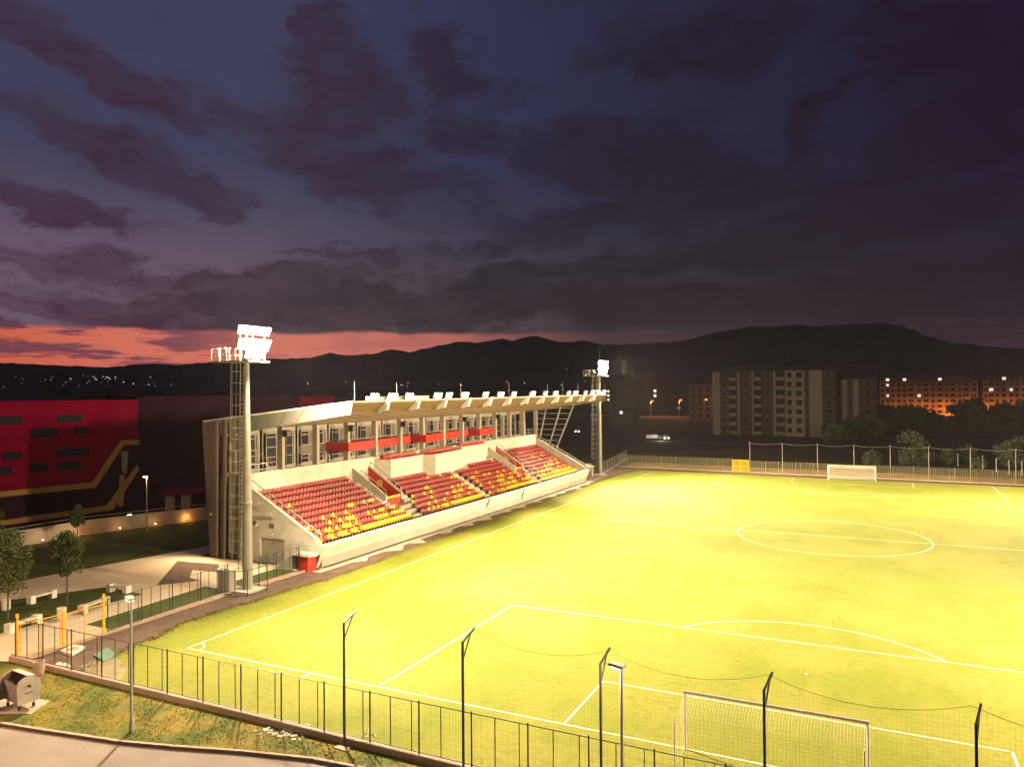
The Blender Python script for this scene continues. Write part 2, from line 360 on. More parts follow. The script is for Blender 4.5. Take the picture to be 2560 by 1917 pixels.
# terrace steps (rows), one profile extruded
prof = [(-6.05, 0.0), (-6.05, 1.05)]
for j in range(1, NR): prof += [(-6.72-.8*j+.52, rz_(j-1)), (-6.72-.8*j+.52, rz_(j))]
prof += [(-15.2, rz_(10)), (-15.2, 0)]
cut = [p_ for p_ in prof if p_[0] > -10.7 and p_[1] <= rz_(4)+.01]; cut = cut+[(-10.7, cut[-1][1]), (-10.7, 0)]
m_ = MB()
for ya, yb, pf_ in ((Y0+.3, 36.0, prof), (36.0, 38.8, cut), (38.8, 69.2, prof), (69.2, 71.6, cut), (71.6, Y1-.3, prof)): m_.prism(pf_, ya, yb)
P(m_, 'terrace', 'conc')
# front parapet leaning out, with two recessed joints
fw = MB()
for a, b in ((Y0-.1, 50.7), (51.15, 61.2), (61.75, Y1+.1)):
    fw.prism([(-6.35, 0.12), (-5.62, 1.95), (-5.62, 2.12), (-5.82, 2.12), (-6.05, 1.0), (-6.6, .12)], a, b)
P(fw, 'front_wall', 'white')
fw = MB(); fw.box(-5.84, -5.6, Y0-.12, Y1+.12, 2.122, 2.2); P(fw, 'front_coping', 'bright')
pw = MB(); pw.prism([(-6.3, .1), (-5.95, 1.8), (-6.3, 1.8), (-6.5, .1)], 50.75, 51.1); P(pw, 'wall_recess', 'dark')
pw = MB(); pw.prism([(-6.3, .1), (-5.78, 1.5), (-6.1, 1.5), (-6.5, .1)], 61.25, 61.7); P(pw, 'wall_recess', 'taupe')
ft = MB(); ft.box(-6.9, -6.05, Y0, Y1, -.02, .118); P(ft, 'footing', 'conc'); ft = MB(); ft.box(-6.045, -5.15, Y0-1, Y1+1, -.02, .05); P(ft, 'apron', 'conc')
pl = MB()
for k, y in enumerate([y for y in range(24, 88, 5)]):
    yy = y + .7*math.sin(k*2.3); l = .9+.5*(k % 3)/2; w = 1.0+.5*(k % 2)
    pl = MB(); pl.prism([(q[0]+.9, q[1]) for q in [(-6.04, yy-w), (-6.04+l*.5, yy-w*.7), (-6.04+l, yy-w*.2), (-6.04+l*.75, yy+.2), (-6.04+l*.4, yy+w*.7), (-6.04, yy+w*.8)]], -.02, .045, 'z'); P(pl, 'concrete_splash', 'conc')

# side walls following the rake
for ya, yb, nm in ((Y0, Y0+.3, 0), (Y1-.3, Y1, 1)):
    sw = MB(); top = [(-6.0, 1.2), (-6.0, 2.15), (-6.55, 2.62), (-15.2, 7.25), (-15.2, 8.0), (-15.5, 8.0)]
    if nm == 0:
        sw.prism([(-6.35, .12), (-5.9, 1.2), (-5.9, 2.15), (-6.55, 2.62), (-10.1, 4.52), (-10.1, .0), (-6.35, 0)], ya, yb)
        sw.prism([(-10.1, 4.52), (-13.0, 6.07), (-13.0, 2.3), (-10.1, 2.3)], ya, yb)
        sw.prism([(-13.0, 6.07), (-15.2, 7.25), (-15.2, 8.0), (-15.6, 8.0), (-15.6, 0), (-13.0, 0)], ya, yb)
    else: sw.prism([(-6.35, .12), (-5.9, 1.2), (-5.9, 2.15), (-6.55, 2.62), (-15.2, 7.25), (-15.2, 8.0), (-15.6, 8.0), (-15.6, 0), (-6.35, 0)], ya, yb)
    P(sw, 'side_wall', 'white')
    cp = MB(); cp.prism([(-6.5, 2.6), (-6.5, 2.72), (-15.2, 7.37), (-15.2, 7.25)], ya-.04, yb+.04); P(cp, 'coping', 'white')
gd = MB(); gd.box(-13.0, -10.1, Y0+.12, Y0+.2, 0, 2.3)
for k in range(8): gd.box(-12.98, -10.12, Y0+.1, Y0+.12, .02+.285*k, .27+.285*k)
P(gd, 'roller_door', 'conc')
gv = MB(); gv.box(-11.9, -11.3, Y0-.06, Y0-.002, 3.3, 3.7); P(gv, 'vent', 'taupe'); gv = MB(); gv.box(-13.9, -13.45, Y0-.06, Y0-.002, 3.35, 3.8); P(gv, 'vent', 'taupe')
for x, z in ((-13.25, 3.45), (-11.3, 2.75), (-19.0, 4.1)):
    gv = MB(); gv.tube((x, Y0, z), (x, Y0-.25, z), .03); gv.lathe([(.10, z-.07), (.12, z), (.06, z+.08)], (x, Y0-.3), 10); P(gv, 'wall_lamp', 'white')
# back wall behind the seats, with the three stepped VIP terraces
bw = MB(); bw.box(-15.6, -15.2, Y0+.3, Y1-.3, 0, 8.0); P(bw, 'back_wall', 'white')
for poly, zt, zb in (([(-15.2, 39.9), (-13.45, 40.9), (-13.45, 47.3), (-14.05, 48.7), (-15.2, 48.7)], 7.62, 5.0), ([(-15.2, 48.702), (-14.05, 48.702), (-12.6, 49.5), (-13.6, 58.2), (-15.2, 58.2)], 7.55, 4.6), ([(-15.2, 58.202), (-13.75, 58.202), (-13.95, 65.8), (-15.2, 67.2)], 7.85, 5.0)):
    t = MB(); t.prism(poly, zb, zt, 'z'); tb = P(t, 'box_terrace', 'white')
    inner = [(x-.1 if x > -15 else x+.01, y+(.06 if k < len(poly)/2 else -.06)) for k, (x, y) in enumerate(poly)]
    f = MB(); f.prism(inner, zt+.002, zt+.03, 'z'); o = f.build('floor', M['red']); o.parent = tb
    pts = [(x-.05, y, zt+.5) for x, y in poly if x > -15.1]
    if poly[0][1] < 41: pts = [(-15.0, 40.1, zt+.5)]+pts
    if poly[-1][1] > 66: pts = pts+[(-15.0, 67.0, zt+.5)]
    rl = MB(); rl.path(pts, .04)
    for p_, q_ in zip(pts, pts[1:]):
        n_ = max(1, int((Vector(q_)-Vector(p_)).length/1.8))
        for k in range(n_+1): c_ = Vector(p_).lerp(Vector(q_), k/n_); rl.tube((c_.x, c_.y, zt), c_, .035, n=5)
    o = rl.build('railing', M['steel']); o.parent = tb
    f = MB(); f.prism([(-15.19, poly[0][1]+1.2), (-14.7, poly[0][1]+1.2), (-14.7, poly[-1][1]-.6), (-15.19, poly[-1][1]-.6)], zt+.03, zt+.42, 'z'); o = f.build('red_plinth', M['red']); o.parent = tb
# walkway, facade and glazing behind the columns
fl = MB(); fl.box(-19.3, -15.6, Y0+.3, Y1-.3, 7.2, 7.5); P(fl, 'walkway', 'conc')
XF = -18.0
yc = [19.7]+[24.62+5.19*k for k in range(12)]+[86.95]
def bay_window(y0, y1, z0, z1, nv, split=.62):
    """light framed window: outer frame, mullion, transoms, glass"""
    fr = MB(); w = .09; x0, x1 = XF, XF+.12; ym = y0+(y1-y0)*split
    fr.box(x0, x1, y0, y0+w, z0, z1); fr.box(x0, x1, y1-w, y1, z0, z1); fr.box(x0, x1, y0+w, y1-w, z0, z0+w); fr.box(x0, x1, y0+w, y1-w, z1-w, z1)
    fr.box(x0, x1-.01, ym-w/2, ym+w/2, z0+w, z1-w)
    for k in range(1, nv+1):
        z = z1-w-.35 if k == 1 else z1-.44-(z1-z0-.44)*(k-1)/nv
        fr.box(x0, x1-.02, y0+w, ym-w/2, z-.04, z+.04)
    o = P(fr, 'window', 'facade')
    gl = MB(); gl.box(x0+.02, x0+.04, y0+w, ym-w/2, z0+w, z1-w); q = gl.build('pane', M['glass']); q.parent = o
    gl = MB(); gl.box(x0+.02, x0+.045, ym+w/2, y1-w, z0+w, z1-w); q = gl.build('blind', M['blind']); q.parent = o
for k in range(13):
    a, b = yc[k]+.35, yc[k+1]-.35
    wl = MB(); wl.box(XF-.25, XF-.001, a-.5, b+.5, 11.55, 12.3); wl.box(XF-.25, XF-.002, a-.5, a+.0, 7.5, 11.55); wl.box(XF-.25, XF-.002, b-.0, b+.5, 7.5, 11.55)
    wl.box(XF-.25, XF-.003, a, b, 7.5, 7.95)
    P(wl, 'facade_panel', 'facade')
    two = 2 <= k <= 10
    yy = a+.1
    if k == 0 or k == 12:
        bay_window(a+.4, a+2.3, 7.98, 11.5, 3); 
        if k == 0: bay_window(b-1.9, b-.2, 7.98, 11.5, 1, .8)
        continue
    if two:
        for z0, z1, nv in ((7.98, 8.95, 1), (9.9, 11.5, 1)):
            bay_window(a+.25, a+2.35, z0, z1, nv, .6); bay_window(a+2.75, b-.1, z0, z1, nv, .7)
        sp = MB(); sp.box(XF-.2, XF-.004, a, b, 8.97, 9.88); P(sp, 'spandrel', 'taupe')
    else: bay_window(a+.25, a+2.6, 7.98, 11.5, 3, .62); bay_window(a+3.1, b-.05, 7.98, 11.5, 3, .8)
    ps = MB(); ps.box(XF-.001, XF+.2, a+2.4, a+2.7, 7.5, 11.55); P(ps, 'pilaster', 'facade')
for y in yc:
    c_ = MB(); c_.box(-15.62, -14.98, y-.2, y+.2, 7.97, 12.22); P(c_, 'column', 'conc', bevel=.02)
# red balcony in saw-tooth pieces with rails
for y0, y1, xa, xb in ((34.6, 49.3, -14.75, -15.75), (50.3, 64.4, -14.55, -15.7), (65.3, 73.3, -14.65, -15.5)):
    t = MB(); t.prism([(-17.95, y0), (xa, y0), (xb, y1-.8), (xb-.6, y1), (-17.95, y1)], 9.0, 9.95, 'z'); tb = P(t, 'balcony', 'red')
    rl = MB(); pts = [(xa-.1, y0+.1, 10.3), (xb-.1, y1-.8, 10.3), (xb-.65, y1-.1, 10.3)]; rl.path([(-17.8, y0+.1, 10.3)]+pts, .035)
    for p_, q_ in zip(pts, pts[1:]):
        n_ = max(1, int((Vector(q_)-Vector(p_)).length/2.0))
        for k in range(n_+1): c_ = Vector(p_).lerp(Vector(q_), k/n_); rl.tube((c_.x, c_.y, 9.95), c_, .03, n=5)
    o = rl.build('railing', M['steel']); o.parent = tb
# camera scaffold and low rails at the near end of the walkway, clutter further along
rl = MB()
for y in (20.4, 21.9, 23.0): rl.tube((-15.75, y, 7.5), (-15.75, y, 8.75), .05); rl.tube((-17.0, y, 7.5), (-17.0, y, 10.0), .04)
for z in (8.2, 8.75): rl.tube((-15.75, 20.1, z), (-15.75, 24.3, z), .045)
for z in (9.4, 10.0): rl.tube((-17, 20.4, z), (-17, 23.0, z), .04)
rl.tube((-17, 23.0, 10.0), (-16.2, 24.4, 8.4), .04); rl.tube((-15.75, 23.0, 8.75), (-15.75, 24.2, 7.6), .06); rl.box(-17, -15.7, 20.4, 23.0, 8.72, 8.8)
P(rl, 'stair_railing', 'steel')
rl = MB()
for y in (82.4, 83.6, 84.9, 86.2): rl.tube((-15.75, y, 7.5), (-15.75, y, 8.9), .04); rl.tube((-16.9, y, 7.5), (-16.9, y, 10.3), .035)
for z in (8.3, 8.9): rl.tube((-15.75, 82.4, z), (-15.75, 86.2, z), .04)
rl.tube((-16.9, 82.4, 10.3), (-16.9, 86.2, 10.3), .035); rl.tube((-16.6, 55.5, 8.0), (-16.6, 59.0, 9.0), .05); rl.tube((-16.6, 60.0, 8.0), (-16.6, 62.8, 9.3), .05)
P(rl, 'stair_railing', 'steel')
# roof: tapered cantilever slab, soffit, coping, side fascias
rf = MB(); rf.prism([(-3.4, 13.93), (-2.42, 14.66), (-2.42, 14.80), (-2.5, 14.84), (-20.4, 12.95), (-20.4, 12.5), (-18.0, 12.3), (-15.4, 12.24)], Y0+.15, Y1-.15); roof = P(rf, 'roof', 'soffit')
def RP(mb, name, m):
    o = mb.build(name, M[m]); o.parent = roof; return o
cp = MB(); cp.prism([(-2.34, 14.76), (-2.34, 14.92), (-20.3, 13.02), (-20.3, 12.86)], Y0-.05, Y0+.14); cp.prism([(-2.34, 14.76), (-2.34, 14.92), (-20.3, 13.02), (-20.3, 12.86)], Y1-.14, Y1+.05)
cp.box(-2.41, -2.30, Y0+.14, Y1-.14, 14.76, 14.90); RP(cp, 'coping', 'white')
top = MB(); top.prism([(-2.5, 14.85), (-2.5, 14.9), (-20.3, 13.0), (-20.3, 12.96)], Y0+.14, Y1-.14); RP(top, 'roof_sheet', 'steel')
for y, s_ in ((Y0+.13, -1), (Y1-.13, 1)):
    f = MB(); f.prism([(-2.6, 13.75), (-2.36, 14.76), (-20.3, 12.88), (-20.3, 12.1), (-18.9, 11.6), (-15.3, 11.9), (-9, 12.85)], y-.06, y+.06); RP(f, 'side_fascia', 'fascia')
    for k in range(9):
        tr = MB(); xa = -4.0-1.9*k; zt = 14.70-.1056*(-2.36-xa)*1.0; zb = 13.62+(xa+2.6)*.14 if xa > -15.3 else 11.9
        tr.bar((xa, y+s_*.09, zt-.05), (xa-1.0, y+s_*.09, zb+.05), .07, .06)
        RP(tr, 'truss_web', 'taupe')
sf = MB()
for k in range(7):
    x = -3.6-1.65*k; z = 14.05-(-2.55-x)*.1410; sf.box(x-.06, x+.06, Y0+.3, Y1-.3, z-.09, z-.01)
RP(sf, 'soffit_batten', 'soffit')
brs = [24.5+5.15*k for k in range(12)]
for y in brs:
    b = MB(); b.prism([(-2.30, 14.0), (-2.0, 14.95), (-2.28, 14.95), (-3.3, 13.93), (-3.2, 13.78)], y-.19, y+.19); RP(b, 'lamp_bracket', 'bright')  # glow of the lamp-lit strips is put into this whiter colour
rod = [19.9, 26.3, 38.5, 50.5, 62.5, 68.2, 74.3, 80.6, 86.8]
for y in rod:
    b = MB(); b.tube((-2.5, y, 14.9), (-2.5, y, 16.6), .022, .012, n=5); RP(b, 'lightning_rod', 'steel')
# roof signboards/upstands between lamps
for y in (23.5, 26.8, 31.0):
    b = MB(); b.box(-3.1, -2.6, y-1.2, y+1.2, 14.9, 15.25); RP(b, 'upstand', 'steel')
# rear end slab and the tall ribs at the near gable
ew = MB(); ew.prism([(-19.35, 0), (-20.35, 12.8), (-18.6, 12.95), (-18.6, 0)], Y0-.1, Y0+.2); P(ew, 'end_wall', 'taupe')
ew = MB(); ew.prism([(-19.35, 0), (-19.7, 4.6), (-20.3, 12.5), (-20.0, 12.5), (-19.1, 0)], Y0+.2, Y1-.2); P(ew, 'rear_wall', 'taupe')
for xt, xb, zt in ((-18.45, -18.6, 13.10), (-17.32, -17.62, 13.22), (-16.2, -16.6, 13.34), (-15.15, -15.6, 13.45)):
    r_ = MB(); r_.prism([(xb, 0), (xt, zt), (xt+.30, zt+.02), (xb+.28, 0)], Y0-.2, Y0-.0); P(r_, 'rib', 'rib')
    if xt < -15.5:
        r_ = MB(); r_.prism([(xt+.3, zt-.25), (xt+.3, zt), (xt+.98, zt+.06), (xt+.98, zt-.18)], Y0-.19, Y0-.02); P(r_, 'rib_tie', 'rib')
        pn = MB(); pn.prism([(xb+.28, 0), (xt+.30, zt-.26), (xt+.86, zt-.22), (xb+.86, 0)], Y0+.15, Y0+.25); P(pn, 'gable_panel', 'taupe')
for x, z0, z1 in ((-17.0, 8.1, 9.6), (-17.0, 10.2, 10.9)):
    pn = MB(); pn.box(x, x+.62, Y0+.1, Y0+.14, z0, z1); P(pn, 'gable_window', mat('painted_gable_glow', (.5, .42, .12), .7))  # yellow-green light of the interior is painted as the panel colour
pn = MB()
for z in (3.2, 5.9): pn.bar((-18.0, Y0-.3, z), (-11.2 if z < 4 else -12.4, Y0-.3, z+.15 if z > 4 else 4.65), .09)
pn = MB(); pn.bar((-15.3, Y0-.3, 4.6), (-11.35, Y0-.3, 4.7), .1); pn.bar((-15.3, Y0-.3, 5.45), (-12.9, Y0-.3, 5.55), .1); P(pn, 'brace', 'white')
# lattice of leaning struts at the far gable
for (xa, za), (xb, zb) in (((-14.71, 6.9), (-13.37, 12.5)), ((-12.89, 5.95), (-10.58, 13.0)), ((-11.62, 5.3), (-8.14, 13.35))):
    r_ = MB(); r_.bar((xa, Y1-.15, za), (xb, Y1-.15, zb), .16, .2); P(r_, 'brace', 'steel')
r_ = MB()
for k in range(8):
    z = 6.05+.93*k
    xe = -11.62+(z-5.3)*(3.48/8.05); xs_ = -15.2 if z > 7.6 else max(-15.2, -6.55-(z-2.62)*1.868)
    r_.bar((xs_, Y1-.15, z), (xe, Y1-.15, z), .09, .09)
P(r_, 'brace_rung', 'steel')
# handrails on both raked walls
for y in (Y0+.5, Y1-.1):
    rl = MB(); n_ = 6; A = Vector((-6.7, y, 3.25)); B = Vector((-15.0, y, 7.75)); rl.tube(A, B, .05); rl.path([A, (-6.3, y, 3.0), (-6.3, y, 2.2)], .05)
    for k in range(n_+1): c_ = A.lerp(B, k/n_); rl.tube(c_, (c_.x, c_.y, c_.z-.62), .04, n=5)
    P(rl, 'handrail', 'steel')
rl = MB(); y = Y1+.1
for a, b in (((-6.4, y, 2.1), (-6.4, y, 3.05)), ((-5.5, y+.6, 2.1), (-5.5, y+.6, 3.0)), ((-6.4, y, 3.05), (-5.5, y+.6, 3.0)), ((-6.4, y, 2.55), (-5.5, y+.6, 2.5)), ((-5.9, y+.3, 2.1), (-5.9, y+.3, 3.0)), ((-5.5, y+.6, 3.0), (-5.3, y-.2, 2.6)), ((-5.3, y-.2, 2.6), (-5.4, y-.2, 2.1))): rl.tube(a, b, .045)
P(rl, 'corner_railing', 'white')
# vomitories: two raked walls with red inner faces, opening onto row 4
for yn, yf in ((35.9, 38.9), (69.1, 71.7)):
    for yy, s_ in ((yn, 0), (yf, 1)):
        w_ = MB(); w_.prism([(-10.6, 3.3), (-10.55, 4.15), (-15.2, 7.05), (-15.2, 3.3)], yy-.1, yy+.1); P(w_, 'vomitory_wall', 'white')
        rd = MB(); t = (yy+.102, yy+.12) if s_ == 0 else (yy-.12, yy-.102); rd.prism([(-10.65, 2.4), (-10.62, 4.0), (-15.2, 6.85), (-15.2, 2.4)], *t); P(rd, 'red_lining', 'red')
        ys_ = (yy+.14) if s_ == 0 else yy-.14
        
        if s_:
            b_ = MB(); b_.tube((-13.6, yy-.13, 5.05), (-13.6, yy-.16, 5.05), .45, n=20); P(b_, 'emblem_disc', 'yellow')
        rl = MB(); A = Vector((-10.7, yy, 4.75)); B = Vector((-15.0, yy, 7.45)) if s_ else Vector((-14.0, yy, 6.82)); rl.path([(-10.6, yy, 4.0), A, B], .05)
        for k in range(3): c_ = A.lerp(B, (k+1)/3); rl.tube(c_, (c_.x, c_.y, c_.z-.55), .04, n=5)
        P(rl, 'handrail', 'steel')
    fb = MB(); fb.box(-10.85, -10.7, yn+.1, yf-.1, 2.5, 3.75); P(fb, 'red_front', 'red'); fb = MB(); fb.box(-10.87, -10.68, yn+.1, yf-.1, 3.752, 3.98); P(fb, 'yellow_stripe', 'yellow')
    fb = MB(); fb.box(-15.1, -10.86, yn+.12, yf-.12, 2.2, 2.9); P(fb, 'passage', 'conc')
# aisle steps
st = MB()
for ya, yb, j0 in ((34.75, 35.75, 4), (53.45, 54.75, 1), (39.05, 40.1, 4), (68.1, 68.95, 4), (71.85, 72.5, 4)):
    for j in range(j0, NR):
        if ya > 50 and ya < 60 and j > 8: continue
        x = -6.72-.8*j+.52; st.box(x, x+.38, ya, yb, rz_(j-1), rz_(j-1)+.2)
P(st, 'aisle_steps', 'white')
# landing at the near front corner
ld = MB(); ld.prism([(-8.2, 18.2), (-6.1, 18.0), (-5.75, 18.7), (-6.0, 19.35), (-8.2, 19.35)], 1.35, 1.5, 'z'); P(ld, 'stair_landing', 'white')
ld = MB(); ld.prism([(-7.5, 18.35), (-6.3, 18.15), (-6.15, 18.9), (-6.3, 19.3), (-7.5, 19.3)], .02, 1.35, 'z'); P(ld, 'landing_base', 'red')
ld = MB()
for k in range(7): ld.box(-8.2-.28*(k+1), -8.2-.28*k, 18.3, 19.3, 0.02, 1.28-.19*k)
P(ld, 'stair', 'conc')
rl = MB(); rl.path([(-10.2, 18.25, .9), (-8.2, 18.2, 2.35), (-6.2, 18.05, 2.4), (-5.9, 18.8, 2.4)], .04)
for p_ in ((-8.2, 18.2), (-7.2, 18.15), (-6.2, 18.05), (-5.9, 18.8)): rl.tube((p_[0], p_[1], 1.5), (p_[0], p_[1], 2.4), .035, n=5)
rl.path([(-8.2, 18.2, 1.95), (-6.2, 18.05, 1.95), (-5.9, 18.8, 1.95)], .03)
P(rl, 'handrail', 'steel')

# ------------------------------------------------------------------ seats
def seat_mb():
    s = MB(); pr = []
    # side profile (x towards pitch, z up): pan, curved back
    def shell(pts, w, t):
        i = len(s.v); n = len(pts)
        for (x, z, ww) in pts:
            for yy in (-ww, -ww*.45, ww*.45, ww):
                dip = .02 if abs(yy) < ww*.6 else 0
                s.v.append((x-dip*.5, yy, z-dip))
        for k in range(n-1):
            for q in range(3): s.f.append((i+k*4+q, i+k*4+q+1, i+(k+1)*4+q+1, i+(k+1)*4+q))
    shell([(.24, .40, .19), (.20, .445, .21), (.02, .43, .22), (-.14, .42, .22), (-.20, .47, .22), (-.235, .60, .21), (-.27, .76, .18), (-.28, .80, .12)], 0, 0)
    shell([(.24, .36, .19), (-.16, .38, .22), (-.26, .47, .22), (-.30, .78, .16)], 0, 0)
    return s
def leg_mb():
    s = MB(); s.box(-.12, .08, -.03, .03, 0, .37); s.box(-.26, .16, -.025, .025, .34, .375); return s
SM = seat_mb(); me_r = SM.mesh('stadium_seat', M['redseat']); me_y = SM.mesh('stadium_seat', M['yelseat']); me_l = leg_mb().mesh('seat_bracket', M['dark'])
blocks = {}
def yellow_p(j, t, blk):
    if j == 0: return 1.0
    base = [1, .88, .50, .30, .22, .14, .09, .05, .02, 0, 0][j]
    return base*(.55+.9*t)
seats = []
rs = random.Random(11)
for j in range(NR):
    segs = []
    if j == 0: segs = [(20.2, 36.2), (38.0, 53.3), (54.9, 70.0), (71.7, 86.9)]
    elif j <= 3: segs = [(19.95, 36.5-.1*(j-1)), (38.4+.3*(j-1), 53.3), (54.9, 70.2-.3*(j-1)), (71.9, 86.9)]
    elif j <= 7: segs = [(19.95, 34.6), (40.2, 53.3), (54.9, 68.0), (72.6, 86.9)]
    elif j == 8: segs = [(19.95, 34.6), (40.2, 48.5), (59.3, 68.0), (72.6, 86.9)]
    else: segs = [(19.95, 34.6), (72.6, 86.9)]
    for bi, (a, b) in enumerate(segs):
        n_ = int((b-a)/.5); 
        for k in range(n_):
            y = a+.25+k*(b-a-.5)/(n_-1); t = (y-a)/(b-a)
            yel = rs.random() < yellow_p(j, t if bi < 3 else .9, bi)
            seats.append((j, bi, rx(j), y, rz_(j), yel, k))
near = [s for s in seats if s[1] == 0]; rest = [s for s in seats if s[1] != 0]
near.sort(key=lambda s: s[3]+.35*s[0])
keep = near[:298]; rest += near[298:]
ONES = ['', 'first', 'second', 'third', 'fourth', 'fifth', 'sixth', 'seventh', 'eighth', 'ninth', 'tenth', 'eleventh', 'twelfth', 'thirteenth', 'fourteenth', 'fifteenth', 'sixteenth', 'seventeenth', 'eighteenth', 'nineteenth']
def nth_(n): return ONES[n] if n < 20 else ('twentieth' if n == 20 else 'thirtieth' if n == 30 else ('twenty' if n < 30 else 'thirty')+'-'+ONES[n % 10])
for j, bi, x, y, z, yel, kk in keep:
    o = bpy.data.objects.new('stadium_seat', me_y if yel else me_r); COL.objects.link(o); o.location = (x, y, z)
    tag(o, ('yellow' if yel else 'red')+f' plastic seat, {nth_(j+1)} row from the front, {nth_(kk+1)} from the near side wall', 'stadium seat', ('yellow' if yel else 'red')+' seats of the nearest block')
    l_ = bpy.data.objects.new('seat_bracket', me_l); COL.objects.link(l_); l_.parent = o
big = MB(); bl = MB(); mats_ = []
LG = leg_mb()
for j, bi, x, y, z, yel, kk in rest:
    i = len(big.v); big.v += [(a+x, b+y, c+z) for a, b, c in SM.v]; big.f += [tuple(i+k for k in f) for f in SM.f]; mats_ += [1 if yel else 0]*len(SM.f)
    i = len(big.v); big.v += [(a+x, b+y, c+z) for a, b, c in LG.v]; big.f += [tuple(i+k for k in f) for f in LG.f]; mats_ += [2]*len(LG.f)
me = bpy.data.meshes.new('stadium_seats'); me.from_pydata(big.v, [], big.f)
for m_ in ('redseat', 'yelseat', 'dark'): me.materials.append(M[m_])
me.polygons.foreach_set('material_index', mats_)
o = bpy.data.objects.new('stadium_seats', me); COL.objects.link(o); o['kind'] = 'stuff'
tag(o, 'rows of red and yellow plastic seats further along the stand', 'seats')

# ------------------------------------------------------------------ lamps on the roof edge
LAMP = glowm('lamp_lens', (1, .93, .74), 26)
def spot(loc, target, power, angle, col=(1, .79, .52), blend=.6, rad=.3, parent=None):
    d = bpy.data.lights.new('spot', 'SPOT'); d.energy = power; d.spot_size = R(angle); d.spot_blend = blend; d.color = col; d.shadow_soft_size = rad
    o = bpy.data.objects.new('lamp_light', d); COL.objects.link(o)
    o.matrix_world = Matrix.Translation(loc) @ (Vector(target)-Vector(loc)).to_track_quat('-Z', 'Y').to_matrix().to_4x4(); return o
def point(loc, power, col=(1, .8, .5), rad=.15):
    d = bpy.data.lights.new('point', 'POINT'); d.energy = power; d.color = col; d.shadow_soft_size = rad
    o = bpy.data.objects.new('lamp_light', d); COL.objects.link(o); o.location = loc; return o
def flood_proto(name, w, h, label, group):
    t = thing(name, label, 'floodlight', (0, 0, 0), 0, group)
    b = MB(); b.prism([(-.30, -h*.35), (-.30, h*.35), (-.04, h*.5), (-.04, -h*.5)], -w/2, w/2); b.build('housing', M['steel'], t)
    l = MB(); l.box(-.038, -.005, -w/2+.03, w/2-.03, -h/2+.03, h/2-.03); l.build('lens', LAMP, t)
    y_ = MB(); y_.path([(-.18, -w/2-.04, 0), (-.18, -w/2-.04, -.42), (-.18, w/2+.04, -.42), (-.18, w/2+.04, 0)], .025, 5); y_.build('yoke', M['steel'], t); return t
fl_y = [22.3, 25.1, 27.9, 33.1, 35.4, 38.7, 43.6, 47.4, 51.1, 56.6, 60.9, 64.4, 69.4, 72.1, 76.5, 79.6, 82.2, 84.9]
fp = flood_proto('roof_floodlight', .62, .5, 'lit floodlight on the front edge of the stand roof', 'floodlights along the roof edge')
for x_, z_, p_ in ((-13.25, 3.4, 900), (-11.3, 2.7, 500), (-19.0, 4.0, 3800)): spot((x_, Y0-.6, z_), (x_-.5, 6, -1), p_, 150, (1, .70, .40), rad=.12)
ords = ['first', 'second', 'third', 'fourth', 'fifth', 'sixth', 'seventh', 'eighth', 'ninth', 'tenth', 'eleventh', 'twelfth', 'thirteenth', 'fourteenth', 'fifteenth', 'sixteenth', 'seventeenth', 'last']
for k, y in enumerate(fl_y):
    o = place(fp, k == 0, (-1.95, y, 15.2), scale=(1.3, 1.3, 1.3), label=f'lit white floodlight on the stand roof edge, {ords[k]} from the near end')
    o.rotation_euler = (0, R(24), R(-12 if k % 2 else 10))
for k, y in enumerate((35, 51, 69, 82)):
    spot((-1.6, y, 14.95), (16, y+3, 0), 80000, 120, rad=.5)
    
# loudspeakers on columns
lsb = MB(); lsb.prism([(-.25, -.35), (-.25, .35), (.3, .3), (.3, -.3)], -.33, .33)
lo = None
for k, (ci, w_) in enumerate(((1, 'first'), (3, 'second'), (5, 'third'), (8, 'fourth'), (10, 'fifth'))):
    if lo is None:
        lo = thing('loudspeaker', '', 'loudspeaker', (0, 0, 0), 0, 'loudspeakers on the stand columns'); lsb.build('case', M['dark'], lo)
        g_ = MB(); g_.box(.302, .32, -.27, .27, -.24, .24); g_.build('grille', M['blind'], lo)
    o = place(lo, k == 0, (-14.55, yc[ci], 11.6), label=f'dark grey loudspeaker box on a stand column, {w_} from the near end')

